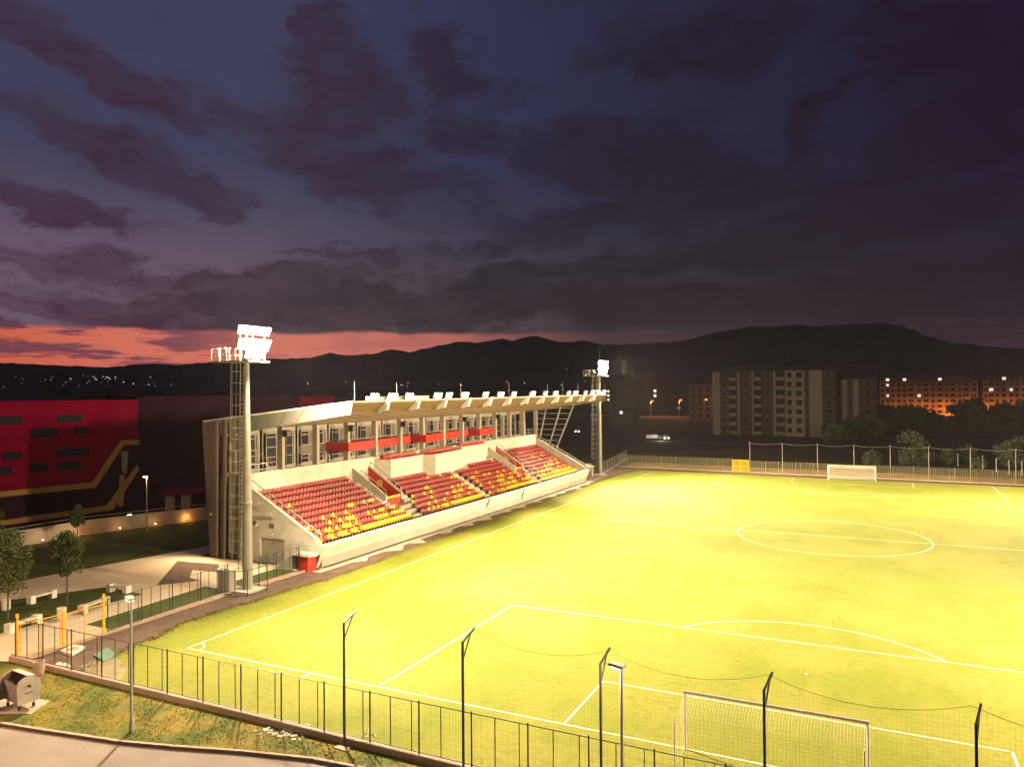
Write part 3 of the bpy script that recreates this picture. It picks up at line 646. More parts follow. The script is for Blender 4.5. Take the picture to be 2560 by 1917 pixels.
# ------------------------------------------------------------------ floodlight masts
def mast_proto():
    t = thing('floodlight_mast', '', 'floodlight mast', (0, 0, 0), 0, 'floodlight masts')
    p = MB(); p.lathe([(.50, 0), (.50, .05), (.38, .06), (.36, 6.9)], (0, 0), 20); p.lathe([(.39, 6.9), (.39, 7.0), (.35, 7.02), (.19, 18.2)], (0, 0), 20); p.build('pole', M['pole'], t)
    bs = MB(); bs.box(-1.0, 1.0, -1.0, 1.0, -.02, .14); bs.build('base_slab', M['conc'], t)
    ld = MB()
    for s_ in (-.2, .2): ld.bar((-.72, s_, 1.6), (-.45, s_, 18.0), .05)
    z = 1.7
    while z < 18: x = -.72+.27*(z-1.6)/16.4; ld.tube((x, -.22, z), (x, .22, z), .02, n=5); z += .32
    for k in range(9): z = 2+k*1.9; x = -.72+.27*(z-1.6)/16.4; ld.tube((x, 0, z), (-.3, 0, z), .03, n=5)
    ld.build('ladder', M['steel'], t)
    cg = MB(); z = 3.0
    while z < 18.1:
        x = -.72+.27*(z-1.6)/16.4; pts = [(x, -.28, z), (x-.45, -.42, z), (x-.85, -.3, z), (x-.98, 0, z), (x-.85, .3, z), (x-.45, .42, z), (x, .28, z)]
        for a, b in zip(pts, pts[1:]): cg.tube(a, b, .022, n=4, cap=False)
        z += .9
    for dx, dy in ((-.85, -.3), (-.98, 0), (-.85, .3)): cg.tube((-.70+dx, dy, 3.0), (-.45+dx, dy, 18.1), .022, n=4)
    cg.build('safety_cage', M['steel'], t)
    pf = MB(); pf.box(-1.6, 1.3, -1.2, 1.2, 18.1, 18.22); pf.box(-3.1, -1.6, -.5, .5, 18.14, 18.2); pf.build('platform', M['steel'], t)
    rl = MB()
    for z in (18.75, 19.3):
        rl.path([(-3.1, -.5, z), (-3.1, .5, z), (-1.6, .5, z), (-1.6, 1.2, z), (.4, 1.2, z)], .03, 5); rl.path([(-3.1, -.5, z), (-1.6, -.5, z), (-1.6, -1.2, z), (.4, -1.2, z)], .03, 5)
    for x, y in ((-3.1, -.5), (-3.1, .5), (-2.35, -.5), (-2.35, .5), (-1.6, -.5), (-1.6, .5), (-1.6, 1.2), (-1.6, -1.2), (-.6, 1.2), (-.6, -1.2), (.4, 1.2), (.4, -1.2)): rl.tube((x, y, 18.2), (x, y, 19.3), .03, n=5)
    rl.build('railing', M['steel'], t)
    fr = MB()
    for z in (19.1, 19.75, 20.4): fr.tube((.7, -1.7, z), (.7, 1.7, z), .05)
    for y in (-1.4, 0, 1.4): fr.tube((.6, y, 18.2), (.6, y, 20.9), .05)
    fr.tube((0, 0, 18.2), (0, 0, 20.9), .1); fr.build('lamp_frame', M['steel'], t)
    for r_, z in enumerate((18.75, 19.6, 20.6)):
        n_ = 3 if r_ == 0 else 5
        for k in range(n_):
            y = (k-(n_-1)/2)*.74; T = Matrix.Translation((.95, y, z)) @ Matrix.Rotation(R(y*16), 4, 'Z') @ Matrix.Rotation(R(22), 4, 'Y')
            h = MB(); hh = MB(); hh.prism([(-.34, -.2), (-.34, .2), (-.02, .34), (-.02, -.34)], -.35, .35); h.add(hh, T); q = h.build('floodlight', M['steel'], t)
            h = MB(); hh = MB(); hh.box(-.015, .03, -.34, .34, -.33, .33); h.add(hh, T); q2 = h.build('lens', LAMP); q2.parent = q
    return t
MP = mast_proto()
def mast_rod(o): b = MB(); b.tube((.1, 0, 20.9), (.1, 0, 22.9), .03, .015); b.build('lightning_rod', M['steel'], o)
masts = [((-6.6, 11.5, 0), 4, 'tall lit floodlight mast with caged ladder at the near end of the stand'), ((-7.45, 98.3, 0), -8, 'distant lit floodlight mast with caged ladder beyond the far end of the stand'),
         ((76.5, 11.5, 0), 152, 'lit floodlight mast across the pitch near the near goal line'), ((76.5, 96.5, 0), 204, 'lit floodlight mast across the pitch near the far goal line')]
aims = [[(16, 14), (9, 38), (34, 18), (34, 42), (50, 16)], [(22, 92), (9, 66), (40, 88), (40, 66), (56, 60)], [(56, 16), (54, 36), (40, 20), (50, 50), (58, 4), (12, 44)], [(56, 92), (54, 72), (34, 88), (44, 62), (54, 46), (14, 62)]]
PWR = 150000
for k, (loc, rz, lab) in enumerate(masts):
    o = place(MP, k == 0, loc, R(rz), lab)
    if k == 1: mast_rod(o)
    hx = loc[0]+math.cos(R(rz))*1.35; hy = loc[1]+math.sin(R(rz))*1.35
    for (ax, ay) in aims[k]: spot((hx, hy, 19.9), (ax, ay, 0), PWR, 100, blend=.9, rad=1.2)
    if k < 2: point((hx+.1, hy-.1, 19.6), 60000 if k == 0 else 70000, (1, .84, .56), .9)
    if k == 0: spot((hx, hy, 19.7), (12, -9, 0), 150000, 85, (1, .80, .52), blend=.9, rad=.9)

# ------------------------------------------------------------------ fences, gates, cabinets
def wire_mesh(mb, p, q, z0, z1, step, w):
    """thin welded-wire panel between two ground points"""
    p = Vector((*p, 0)); q = Vector((*q, 0)); d = q-p; l = d.length; d.normalize(); n = max(1, int(l/step))
    for k in range(n+1):
        c = p+d*(l*k/n); mb.quad((c.x-d.x*w, c.y-d.y*w, z0), (c.x+d.x*w, c.y+d.y*w, z0), (c.x+d.x*w, c.y+d.y*w, z1), (c.x-d.x*w, c.y-d.y*w, z1))
    n = max(1, int((z1-z0)/step/1.2))
    for k in range(n+1):
        z = z0+(z1-z0)*k/n; mb.quad((p.x, p.y, z-w), (q.x, q.y, z-w), (q.x, q.y, z+w), (p.x, p.y, z+w))
def fence(name, label, pts, h, zb, posts, infill=3, wall=None, m='dark', meshm='mesh', step=.25, pw=.05, ww=.004, group=None):
    (xa, ya), (xb, yb) = pts; t = thing(name, label, 'fence', (0, 0, 0), 0, group)
    d = Vector((xb-xa, yb-ya)); l = d.length; d.normalize()
    if wall:
        w = MB(); n = Vector((-d.y, d.x))*.13; w.prism([(xa-n.x, ya-n.y), (xb-n.x, yb-n.y), (xb+n.x, yb+n.y), (xa+n.x, ya+n.y)], -.02, zb, 'z'); w.build('kerb_wall', M[wall], t)
    for s in posts:
        p = MB(); x = xa+d.x*s; y = ya+d.y*s; p.box(x-pw/2, x+pw/2, y-pw/2, y+pw/2, zb, zb+h+.08); p.build('post', M[m], t)
    f = MB()
    for z in (zb+.08, zb+h): f.bar((xa, ya, z), (xb, yb, z), .028)
    ps = sorted(posts)
    for a, b in zip(ps, ps[1:]):
        for k in range(1, infill+1):
            s = a+(b-a)*k/(infill+.35)
            if s < b-.05: x = xa+d.x*s; y = ya+d.y*s; f.box(x-.016, x+.016, y-.016, y+.016, zb+.05, zb+h)
    f.build('frame', M[m], t)
    g = MB(); wire_mesh(g, (xa, ya), (xb, yb), zb+.05, zb+h, step, ww); g.build('wire_mesh', M[meshm], t); return t
fence('mesh_fence', 'dark mesh panel fence on a low concrete wall along the near goal line', [(-7.75, -5.95), (62, -5.85)], 2.2, .3, [.45+2.555*k for k in range(28)], 2, 'kerb', step=.3, ww=.0018)
fence('mesh_fence', 'dark mesh fence beside the path from the yellow gate to the tall mast', [(-7.1, -.2), (-7.5, 10.4)], 2.1, .12, [0, 2.6, 5.2, 7.8, 10.5], 3, 'kerb', step=.3)
fence('mesh_fence', 'short mesh fence between the tall mast and the stand', [(-7.3, 12.6), (-7.1, 18.0)], 2.1, .12, [0, 2.7, 5.3], 3, 'kerb', step=.3)
t = thing('yellow_gate', 'open mesh gate with tall yellow posts at the fence corner', 'gate')
for x, y, h in ((-7.75, -5.6, 2.65), (-7.15, -.45, 2.65), (-7.25, -3.1, 2.3)):
    p = MB(); p.box(x-.06, x+.06, y-.06, y+.06, 0, h); p.build('post', M['yellow'], t)
for ya, yb in ((-5.5, -3.2), (-3.0, -.55)):
    f = MB(); x = -7.25 if ya > -4 else -7.6
    f.bar((x, ya, 2.0), (x+.2, yb, 2.0), .05); f.bar((x, ya, .1), (x+.2, yb, .1), .05)
    for k in range(3): yy = ya+(yb-ya)*k/2; f.bar((x+.1*k, yy, .1), (x+.1*k, yy, 2.0), .04)
    q = f.build('gate_leaf', M['yellow'], t); g = MB(); wire_mesh(g, (x, ya), (x+.2, yb), .1, 2.0, .3, .003); o = g.build('wire_mesh', M['mesh']); o.parent = q
def cabinet(x, y, rz, lab):
    t = thing('electrical_cabinet', lab, 'cabinet', (x, y, 0), rz, 'cabinets beside the masts'); b = MB(); b.box(-.55, .55, -.4, .4, 0, 1.75); b.build('body', M['conc'], t)
    b = MB(); b.box(-.72, .72, -.55, .55, 1.75, 1.85); b.build('cap', M['white'], t); b = MB(); b.box(-.45, .45, -.42, -.402, .2, 1.6); b.build('door', M['steel'], t)
cabinet(-7.9, 10.6, R(8), 'grey cabinet with a pale cap at the foot of the near mast'); cabinet(-8.6, 96.0, 0, 'grey cabinet at the foot of the distant mast')
t = thing('guard_railing', 'low dark railing round the near mast base', 'railing'); b = MB()
pts = [(-7.75, 9.9), (-6.0, 9.6), (-5.3, 10.2), (-5.2, 12.2), (-6.6, 12.7)]
for p_ in pts: b.tube((*p_, 0), (*p_, 2.0), .03)
for z in (.1, 2.0): b.path([(*p_, z) for p_ in pts], .025)
b.build('rail', M['dark'], t)
t = thing('kerb_edging', 'long low concrete edging between the path and the earth strip', 'edging'); b = MB()
b.prism([(-7.0, -5.7), (-6.85, -5.7), (-6.95, 9.3), (-7.1, 9.3)], 0, .14, 'z'); b.prism([(-6.9, 13), (-6.7, 13), (-6.6, 18.3), (-6.8, 18.3)], 0, .16, 'z'); b.build('edging', M['kerb'], t)
# far side fences
fence('mesh_fence', 'pale green mesh fence beyond the far mast, running along the side', [(-7.6, 99.5), (-12.5, 132)], 1.9, .1, [3*k for k in range(11)], 1, 'kerb', m='steel', step=.6, ww=.006)
fence('mesh_fence', 'long mesh fence behind the far goal line, left of the yellow gate', [(-9.0, 113.4), (13.9, 112.3)], 2.3, .1, [3.0*k for k in range(8)], 1, 'kerb', m='olive', meshm='olive', step=.24, ww=.017)
fence('mesh_fence', 'long mesh fence behind the far goal, right of the yellow gate', [(16.9, 112.2), (78, 108.6)], 2.1, .1, [3.0*k for k in range(21)], 1, 'kerb', m='olive', meshm='olive', step=.24, ww=.014)
w = MB(); w.prism([(17, 112.35), (78, 108.75), (78, 109.0), (17, 112.6)], 1.55, 1.62, 'z')
t = thing('yellow_gate', 'yellow double-leaf mesh gate in the far fence', 'gate', (15.35, 112.1, 0)); 
for a, b_ in ((-1.45, -.03), (.03, 1.45)):
    f = MB()
    for x in (a, b_): f.box(x-.05, x+.05, -.04, .04, .05, 2.35)
    for z in (.1, 1.2, 2.3): f.box(a, b_, -.03, .03, z-.04, z+.04)
    q = f.build('gate_leaf', M['yellow'], t); g = MB(); wire_mesh(g, (a, 0), (b_, 0), .1, 2.3, .16, .022); o = g.build('wire_mesh', M['yellow']); o.parent = q
bk = MB(); bk.prism([(-8, 113.7), (60, 109.8), (130, 106), (130, 112), (60, 120), (-8, 124)], -.02, .02, 'z'); struct('rough_ground', bk, M['bank'])

# ------------------------------------------------------------------ net posts and ball-stop net
def net_post_proto(m, nm):
    t = thing('net_post', '', 'net post', (0, 0, 0), 0, nm); p = MB(); p.box(-.04, .04, -.04, .04, 0, 5.5); p.build('post', m, t)
    a = MB(); a.bar((0, 0, 5.47), (0, 1.05, 5.75), .07); a.build('arm', m, t); a = MB(); a.bar((0, .02, 4.75), (0, .72, 5.62), .045); a.build('brace', m, t)
    a = MB(); a.prism([(-.35, -.3), (.3, -.4), (.4, .25), (-.2, .35)], -.02, .05, 'z'); a.build('footing', M['kerb'], t); return t
npp = net_post_proto(M['dark'], 'posts of the near ball-stop net')
nx = [on_g(u, v, 5.5).x for u, v in ((1162.7, 1598.7), (1507.3, 1651), (1913.3, 1714.2), (2436.6, 1795))]
nx = [17.07]+nx; labs = ['leftmost of the tall dark ball-stop net posts', 'second tall dark ball-stop net post from the left', 'tall dark net post just left of the small street lamp', 'tall dark net post in front of the near goal', 'rightmost tall dark ball-stop net post']
for k, x in enumerate(nx): place(npp, k == 0, (x, -6.2, 0), R((8, 2, -2, -14, -22)[k]*.6), labs[k])
net = thing('ball_net', 'fine dark ball-stop net hung between the tall posts behind the near goal', 'net'); b = MB(); yn = -5.15
cord = MB(); xs_ = nx+[nx[-1]+5.9]
def sag(x, ztop=5.65):
    for a, c in zip(xs_, xs_[1:]):
        if a <= x <= c: t = (x-a)/(c-a); return ztop-4*t*(1-t)*.55
    return ztop
x = nx[0]
while x < xs_[-1]:
    z = sag(x); b.quad((x-.0014, yn, .1), (x+.0014, yn, .1), (x+.0014, yn, z), (x-.0014, yn, z)); cord.tube((x, yn, z), (x+.15, yn, sag(min(x+.15, xs_[-1]))), .008, n=4, cap=False); x += .15
for k in range(34):
    z = .15+.15*k
    b.quad((nx[0], yn, z-.0014), (xs_[-1], yn, z-.0014), (xs_[-1], yn, z+.0014), (nx[0], yn, z+.0014))
b.build('netting', M['netd'], net); cord.build('head_rope', M['netd'], net)
npf = net_post_proto(M['pole'], 'posts of the far ball-stop net')
fx = [(-.5, 114.2), (16.9, 113.2), (22.7, 112.9), (28.7, 112.6), (34.7, 112.3), (40.4, 112.0), (46.2, 111.7), (52.2, 111.3), (58.4, 111.0), (64.6, 110.6)]
fx = fx[1:]
fl_ = ['leftmost pale far net post, right of the yellow gate', 'second pale far net post from the left', 'third far net post, at the left of the far goal', 'fourth far net post, behind the far goal', 'fifth far net post, right of the far goal', 'sixth pale far net post from the left', 'seventh far net post, near the bushes', 'eighth pale far net post from the left', 'rightmost pale far net post']
for k, (x, y) in enumerate(fx): place(npf, k == 0, (x, y, 0), R(180), fl_[k])
b = MB()
for (xa, ya), (xb, yb) in zip(fx, fx[1:]):
    for k in range(8):
        t0, t1 = k/8, (k+1)/8; f = lambda t: (xa+(xb-xa)*t, ya+(yb-ya)*t-.9, 5.6-4*t*(1-t)*.3); b.tube(f(t0), f(t1), .012, n=4, cap=False)
tag(b.build('net_rope', M['steel']), 'thin head rope strung along the far net posts', 'rope')

# ------------------------------------------------------------------ goals
def goal(x0, x1, y, s, lab):
    t = thing('football_goal', lab, 'goal', ((x0+x1)/2, y, 0)); w = (x1-x0)/2
    f = MB(); r = .065
    f.tube((-w, 0, 0), (-w, 0, 2.5), r, n=12); f.tube((w, 0, 0), (w, 0, 2.5), r, n=12); f.tube((-w-.06, 0, 2.44+r), (w+.06, 0, 2.44+r), r, n=12); f.build('goal_frame', M['line'], t)
    for sx_ in (-1, 1):
        f = MB(); f.tube((sx_*(w-.1), s*2.35, 0), (sx_*(w-.1), s*2.35, 2.4 if s < 0 else 2.1), .045, n=8)
        f.build('net_stanchion', M['line'], t)
    # net: roof, back and sides as a sagging cord grid
    g = MB(); nu = 60; nv = 36
    prof = [(0, 2.44), (.35, 2.36), (.8, 2.2), (1.25, 1.95), (1.6, 1.5), (1.9, .9), (2.1, .35), (2.2, 0.03)]
    def pr(v):
        k = v*(len(prof)-1); i = min(int(k), len(prof)-2); a = k-i; return (prof[i][0]*(1-a)+prof[i+1][0]*a, prof[i][1]*(1-a)+prof[i+1][1]*a)
    wd = .0035 if s < 0 else .010
    for i in range(nu+1):
        x = -w+2*w*i/nu
        for j in range(14):
            (a, b_), (c, d) = pr(j/14), pr((j+1)/14); g.quad((x-wd, s*a, b_), (x+wd, s*a, b_), (x+wd, s*c, d), (x-wd, s*c, d))
    for j in range(nv+1):
        a, b_ = pr(j/nv); g.quad((-w, s*a, b_-wd*.6), (w, s*a, b_-wd*.6), (w, s*a, b_+wd*.6), (-w, s*a, b_+wd*.6))
    for sx_ in (-w, w):
        for j in range(20):
            a, b_ = pr(j/20)
            if a > .1: g.quad((sx_, 0, b_-wd), (sx_, s*a, b_-wd), (sx_, s*a, b_+wd), (sx_, 0, b_+wd))
        for k in range(1, 12):
            yy = 2.2*k/12
            zz = max(q[1] for q in (pr(v/40) for v in range(41)) if q[0] >= yy-.03); g.quad((sx_, s*yy-wd, 0), (sx_, s*yy+wd, 0), (sx_, s*yy+wd, zz), (sx_, s*yy-wd, zz))
    g.build('goal_net', M['netw'], t)
goal(30.80, 38.05, -.05, -1, 'white near goal with a hanging net seen from behind')
goal(30.82, 38.14, PL-.3, 1, 'white far goal at the other end of the pitch')
b = MB(); b.lathe([(.05, .03), (.08, .05), (.09, .1), (.05, .13)], (0, 0), 12); o = b.build('drinks_cup', M['line']); p_ = on_g(2016, 1688); o.location = p_; tag(o, 'small white object lying on the turf in the near penalty area', 'litter')
b = MB()
for k in range(24): t0 = k/24*5.2; t1 = (k+1)/24*5.2; b.tube((.35*math.cos(t0), .2*math.sin(t0), .03), (.35*math.cos(t1), .2*math.sin(t1), .03), .018, n=5)
b.tube((.05, -.17, .03), (-.25, .5, .4), .015, n=5); o = b.build('wire_hoop', M['line']); o.location = on_g(921, 1838); tag(o, 'loose white hoop lying on the turf behind the fence', 'hoop')

# ------------------------------------------------------------------ street lamps, bins, benches, dumpsters
WARM = glowm('warm_lamp', (1, .80, .52), 14); ORNG = glowm('sodium_lamp', (1, .33, .07), 1.9)
def lamp_post(loc, h, rz, lab, lit, r=.07, m='steel', grp='lamp posts', power=0, col=(1, .72, .42)):
    t = thing('street_lamp', lab, 'street lamp', loc, rz, grp); p = MB(); p.lathe([(.11, 0), (.11, .5), (r, .55), (r*.75, h)], (0, 0), 12); p.build('pole', M[m], t)
    a = MB(); a.prism([(-.1, h-.02), (.42, h+.04), (.48, h+.08), (.42, h+.13), (-.12, h+.1)], -.16, .16); a.build('lamp_head', M[m], t)
    if lit: a = MB(); a.box(-.02, .40, -.12, .12, h-.055, h-.025); a.build('lamp_glass', WARM, t)
    if power: point((loc[0]+.3*math.cos(rz), loc[1]+.3*math.sin(rz), loc[2]+h-.12), power, col, .2)
    return t
lamp_post((7.05, -9.2, 0), 6.1, R(160), 'slim lit street lamp on the rough grass left of the net posts', True, power=1300)
p_ = on_g(1530, 1712, 5.6); lamp_post((p_.x, -7.2, 0), 5.85, R(170), 'lit street lamp with a rounded head right of the third net post', True, power=1200)
lamp_post((-35.95, 25.4, 0), 6.3, R(-90), 'distant park lamp standing on the dark lawn by the wall', True, power=380)
lamp_post((-14.5, -12.5, 0), 6.2, R(40), 'park lamp beside the paved path left of the frame', True, power=5500, col=(1, .62, .32))
lamp_post((-3.5, -13.5, 0), 6.2, R(100), 'street lamp by the road near the refuse containers', True, power=2400, col=(1, .66, .38))

def bench(loc, rz, l, lab):
    t = thing('park_bench', lab, 'bench', loc, rz, 'white concrete park benches'); s = MB(); s.box(-l/2, l/2, -.25, .25, .42, .54); s.build('seat', M['white'], t, bevel=.02)
    for x in (-l/2+.18, l/2-.18): s = MB(); s.box(x-.2, x+.2, -.27, .27, 0, .62); s.build('end_block', M['white'], t, bevel=.02)
p0, p1 = on_g(75, 1510), on_g(133, 1490)
def bench_px(a, b, lab):
    p, q = on_g(*a), on_g(*b); bench(((p.x+q.x)/2, (p.y+q.y)/2, 0), math.atan2(q.y-p.y, q.x-p.x), (q-p).length, lab)
bench_px((72, 1510), (136, 1492), 'white concrete bench on the far side of the planting bed, at the left')
bench_px((272, 1478), (322, 1482), 'white concrete bench at the far end of the planting bed')
bench_px((202, 1535), (268, 1510), 'white concrete bench behind the yellow gate')
bench_px((18, 1584), (98, 1556), 'white concrete bench nearest the fence corner')
def bin_(loc, lab, s=1, m='white'):
    t = thing('litter_bin', lab, 'litter bin', loc, 0, 'round concrete litter bins'); b = MB(); b.lathe([(.26*s, 0), (.29*s, .1), (.30*s, .75*s), (.32*s, .85*s), (.25*s, .86*s), (.24*s, .45)], (0, 0), 18); b.build('bin_body', M[m], t)
    b = MB(); b.lathe([(.235*s, .5*s), (.235*s, .52*s)], (0, 0), 14); b.build('liner', M['dark'], t)
bin_(on_g(154, 1549), 'white round litter bin standing between the two benches'); bin_(on_g(15, 1524), 'white round litter bin at the left edge of the picture')
bin_(on_g(97, 1688), 'stained concrete litter bin at the end of the low fence wall', .95, 'kerb')
def dumpster(loc, rz, lab):
    t = thing('dumpster', lab, 'refuse container', loc, rz, 'wheeled steel refuse containers'); t.scale = (1.12, 1.12, 1.12)
    b = MB(); o_ = [(-.68, -.42), (.68, -.42), (.68, .42), (-.68, .42)]
    i = len(b.v); 
    for sc, z in ((.82, .28), (.90, .45), (1.0, 1.15)): b.v += [(x*sc, y*sc, z) for x, y in o_]
    for k in range(2): b.f += [(i+4*k+q, i+4*k+(q+1) % 4, i+4*k+4+(q+1) % 4, i+4*k+4+q) for q in range(4)]
    b.f.append((i+3, i+2, i+1, i))
    i = len(b.v)
    for sc, z in ((.95, 1.15), (.78, .33)): b.v += [(x*sc, y*sc, z) for x, y in o_]
    b.f += [(i+q, i+4+q, i+4+(q+1) % 4, i+(q+1) % 4) for q in range(4)]; b.f.append((i+4, i+5, i+6, i+7)); b.build('body', M['galv'], t)
    for sx_ in (-1, 1):       # rounded end plates that carry the domed lid
        e = MB(); pf = [(-.46, .3), (.46, .3), (.50, 1.1)] + [(.5*math.cos(a), 1.1+.38*math.sin(a)) for a in [math.pi*k/10 for k in range(1, 10)]] + [(-.50, 1.1)]
        e.prism([(q, z) for q, z in pf], sx_*.70-.02, sx_*.70+.02, 'x'); e.build('end_plate', M['galv'], t)
        h = MB(); h.path([(sx_*.74, -.14, .75), (sx_*.82, -.14, .78), (sx_*.82, .14, .78), (sx_*.74, .14, .75)], .02, 5); h.tube((sx_*.72, 0, 1.05), (sx_*.86, 0, 1.05), .05); h.build('handle', M['dark'], t)
    l = MB(); n = 10     # lid slid half open
    a0, a1 = R(2), R(96)
    for k in range(n):
        t0 = a0+(a1-a0)*k/n; t1 = a0+(a1-a0)*(k+1)/n
        l.quad((-.68, .52*math.cos(t0), 1.1+.40*math.sin(t0)), (.68, .52*math.cos(t0), 1.1+.40*math.sin(t0)), (.68, .52*math.cos(t1), 1.1+.40*math.sin(t1)), (-.68, .52*math.cos(t1), 1.1+.40*math.sin(t1)))
    l.build('lid', M['galv'], t)
    for x in (-.5, .5):
        for y in (-.3, .3): w = MB(); w.tube((x, y-.03, .09), (x, y+.03, .09), .09, n=12); w.bar((x, y, .09), (x, y, .32), .04); w.build('wheel', M['dark'], t)
M['galv'] = mat('dull_zinc', (.34, .29, .24), .6, .14, 1.6, .1, .15)
dumpster((-.45, -9.75, .06), R(-6), 'grey zinc refuse container with its lid half open beside the verge'); dumpster((-2.1, -10.6, .06), R(-3), 'second grey refuse container cut by the left edge of the picture')
b = MB(); b.prism([(-3.6, -12.2), (.9, -10.1), (.2, -8.7), (-3.9, -9.3)], 0, .05, 'z'); struct('concrete_pad', b, M['kerb'])
b = MB(); p = [on_g(150, 1632), on_g(180, 1617), on_g(213, 1620), on_g(180, 1640)]
b.prism([(q.x, q.y) for q in p], 0, .16, 'z'); o = b.build('manhole_cover', M['white']); tag(o, 'square white concrete manhole surround on the bare earth', 'manhole'); c_ = MB(); q = on_g(182, 1628); c_.lathe([(.36, .162), (.36, .18)], (q.x, q.y), 16); c_.build('lid', M['kerb'], o)
b = MB(); p = [on_g(233, 1640), on_g(268, 1620), on_g(290, 1638), on_g(262, 1656)]; b.prism([(q.x, q.y) for q in p], .02, .09, 'z'); o = b.build('tarpaulin', mat('teal_sheet', (.085, .15, .11), .6)); tag(o, 'pale teal sheet lying behind the near fence', 'sheet')
b = MB(); p = [on_g(200, 1665), on_g(285, 1640), on_g(320, 1665), on_g(300, 1700), on_g(230, 1690)]; b.prism([(q.x, q.y) for q in p], .013, .03, 'z'); struct('concrete_slab', b, mat('worn_slab', (.16, .125, .07), .9, .3, .8, .2, coords='World'))
rk = thing('rubble', 'two pale lumps of rubble behind the fence near the corner', 'rubble', on_g(155, 1667))
for dx, r in ((-.2, .22), (.18, .2), (.4, .12)):
    bb = MB(); bb.lathe([(r*.7, 0), (r, r*.4), (r*.8, r*.9), (r*.3, r*1.2)], (dx, dx*.3), 7); bb.build('lump', M['white'], rk)
b = MB(); rr = random.Random(3); q = on_g(705, 1832)
for k in range(60):
    a = rr.gauss(0, .6); c = rr.gauss(0, .35); s_ = rr.uniform(.03, .12); bb = MB(); bb.lathe([(s_*.7, 0), (s_, s_*.4), (s_*.3, s_*.7)], (q.x+a+c*.3, q.y+c), 5); b.v, b.f = b.v, b.f; b.add(bb, Matrix())
o = b.build('rubble_patch', M['white']); o['kind'] = 'stuff'; tag(o, 'spill of pale rubble on the rough grass outside the fence', 'rubble')

# tufts of rough grass on the verge and along the turf edge
def tufts(name, pts, hs, m, lab, seed):
    rr = random.Random(seed); b = MB()
    for (x, y) in pts:
        for k in range(3):
            a = rr.uniform(0, 6.28); h = hs*rr.uniform(.4, 1.3); w = h*.22; dx, dy = math.cos(a)*w, math.sin(a)*w; lx, ly = rr.gauss(0, h*.5), rr.gauss(0, h*.5)
            x0, y0 = x+rr.gauss(0, .04), y+rr.gauss(0, .04); b.quad((x0-dx, y0-dy, 0), (x0+dx, y0+dy, 0), (x0+lx, y0+ly, h))
    o = b.build(name, m); o['kind'] = 'stuff'; tag(o, lab, 'grass')
def in_verge(x, y):
    for a, c in zip(kp, kp[1:]):
        if a[0] <= x <= c[0]: return y > a[1]+(c[1]-a[1])*(x-a[0])/(c[0]-a[0])+.25
    return y > -7 and x > kp[-1][0]
rr = random.Random(5); pts = []
while len(pts) < 4200:
    x = rr.uniform(-7, 30); y = rr.uniform(-11, -6.1)
    if in_verge(x, y) and not (-4 < x < 1 and y < -8.6) and noise.noise(Vector((x*.8, y*.8, 3))) > -.25+rr.gauss(0, .2): pts.append((x, y))
tufts('grass_tufts', pts, .07, mat('tuft_green', (.12, .15, .03), .9, .4, 1.2, coords='World', col2=(.26, .21, .04)), 'rough tufts of grass on the verge outside the near fence', 6)
pts = []
for (x, y) in edge_l:
    for k in range(26): pts.append((x+rr.gauss(-.1, .22), y+rr.gauss(0, .5)))
tufts('grass_tufts', pts, .10, M['pitch'], 'ragged grass edge between the turf and the earth strip', 8)
b = MB()
for k in range(900):
    y = rr.uniform(-5.4, 30) if k < 620 else rr.uniform(30, 92); x = -6.75+(rr.random()**1.2)*(3.6 if y < 18 else 2.6)+(1.3 if y > 18 else 0); s_ = rr.uniform(.02, .075)
    bb = MB(); bb.lathe([(s_*.7, 0), (s_, s_*.35), (s_*.3, s_*.7)], (x, y), 5); b.add(bb, Matrix.Translation((0, 0, .004)))
o = b.build('earth_clods', mat('pale_clods', (.14, .09, .06), .95, .5, 3, coords='World')); o['kind'] = 'stuff'; tag(o, 'clods and small stones strewn over the earth strip beside the turf', 'clods')

# ------------------------------------------------------------------ trees and bushes
def crown_mb(rr, cx_, cy_, z0, z1, r, n, leaf, clumps=14):
    b = MB(); cs = []
    for k in range(clumps):
        a = rr.uniform(0, 6.28); q = rr.random()**.6*r*.75; z = z0+(z1-z0)*rr.uniform(.12, .9); sh = math.sin(math.pi*min(1, max(.12, (z-z0)/(z1-z0))))**.6
        cs.append((cx_+q*sh*math.cos(a), cy_+q*sh*math.sin(a), z, r*rr.uniform(.28, .5)))
    for k in range(n):
        c = cs[rr.randrange(len(cs))]; v = Vector((rr.gauss(0, 1), rr.gauss(0, 1), rr.gauss(0, .8))); v.normalize(); v *= c[3]*rr.random()**.35
        p = Vector(c[:3])+v; t = Vector((rr.gauss(0, 1), rr.gauss(0, 1), rr.gauss(0, 1))).normalized(); w = t.cross(Vector((rr.gauss(0, 1), rr.gauss(0, 1), rr.gauss(0, 1)))).normalized()
        s_ = leaf*rr.uniform(.6, 1.3); b.quad(p-t*s_-w*s_*.1, p+w*s_*.6, p+t*s_, p-w*s_*.6)
    return b, cs
def tree(name, loc, h, r, zb, n, leaf, lab, group, seed, m='leaf', tr=.07, clumps=14):
    rr = random.Random(seed); t = thing(name, lab, 'tree' if 'tree' in name or 'sapling' in name else 'bush', loc, 0, group)
    b, cs = crown_mb(rr, 0, 0, zb, h, r, n, leaf, clumps); b.build('crown', M[m], t)
    k_ = MB(); k_.tube((0, 0, 0), (.05, 0, zb+.3), tr, tr*.7); k_.tube((.05, 0, zb+.3), (0, .05, h*.85), tr*.7, tr*.2)
    for c in cs[:8]: k_.tube((.03, .02, zb+(c[2]-zb)*.4), c[:3], tr*.35, tr*.1, n=5)
    k_.build('trunk', M['bark'], t)
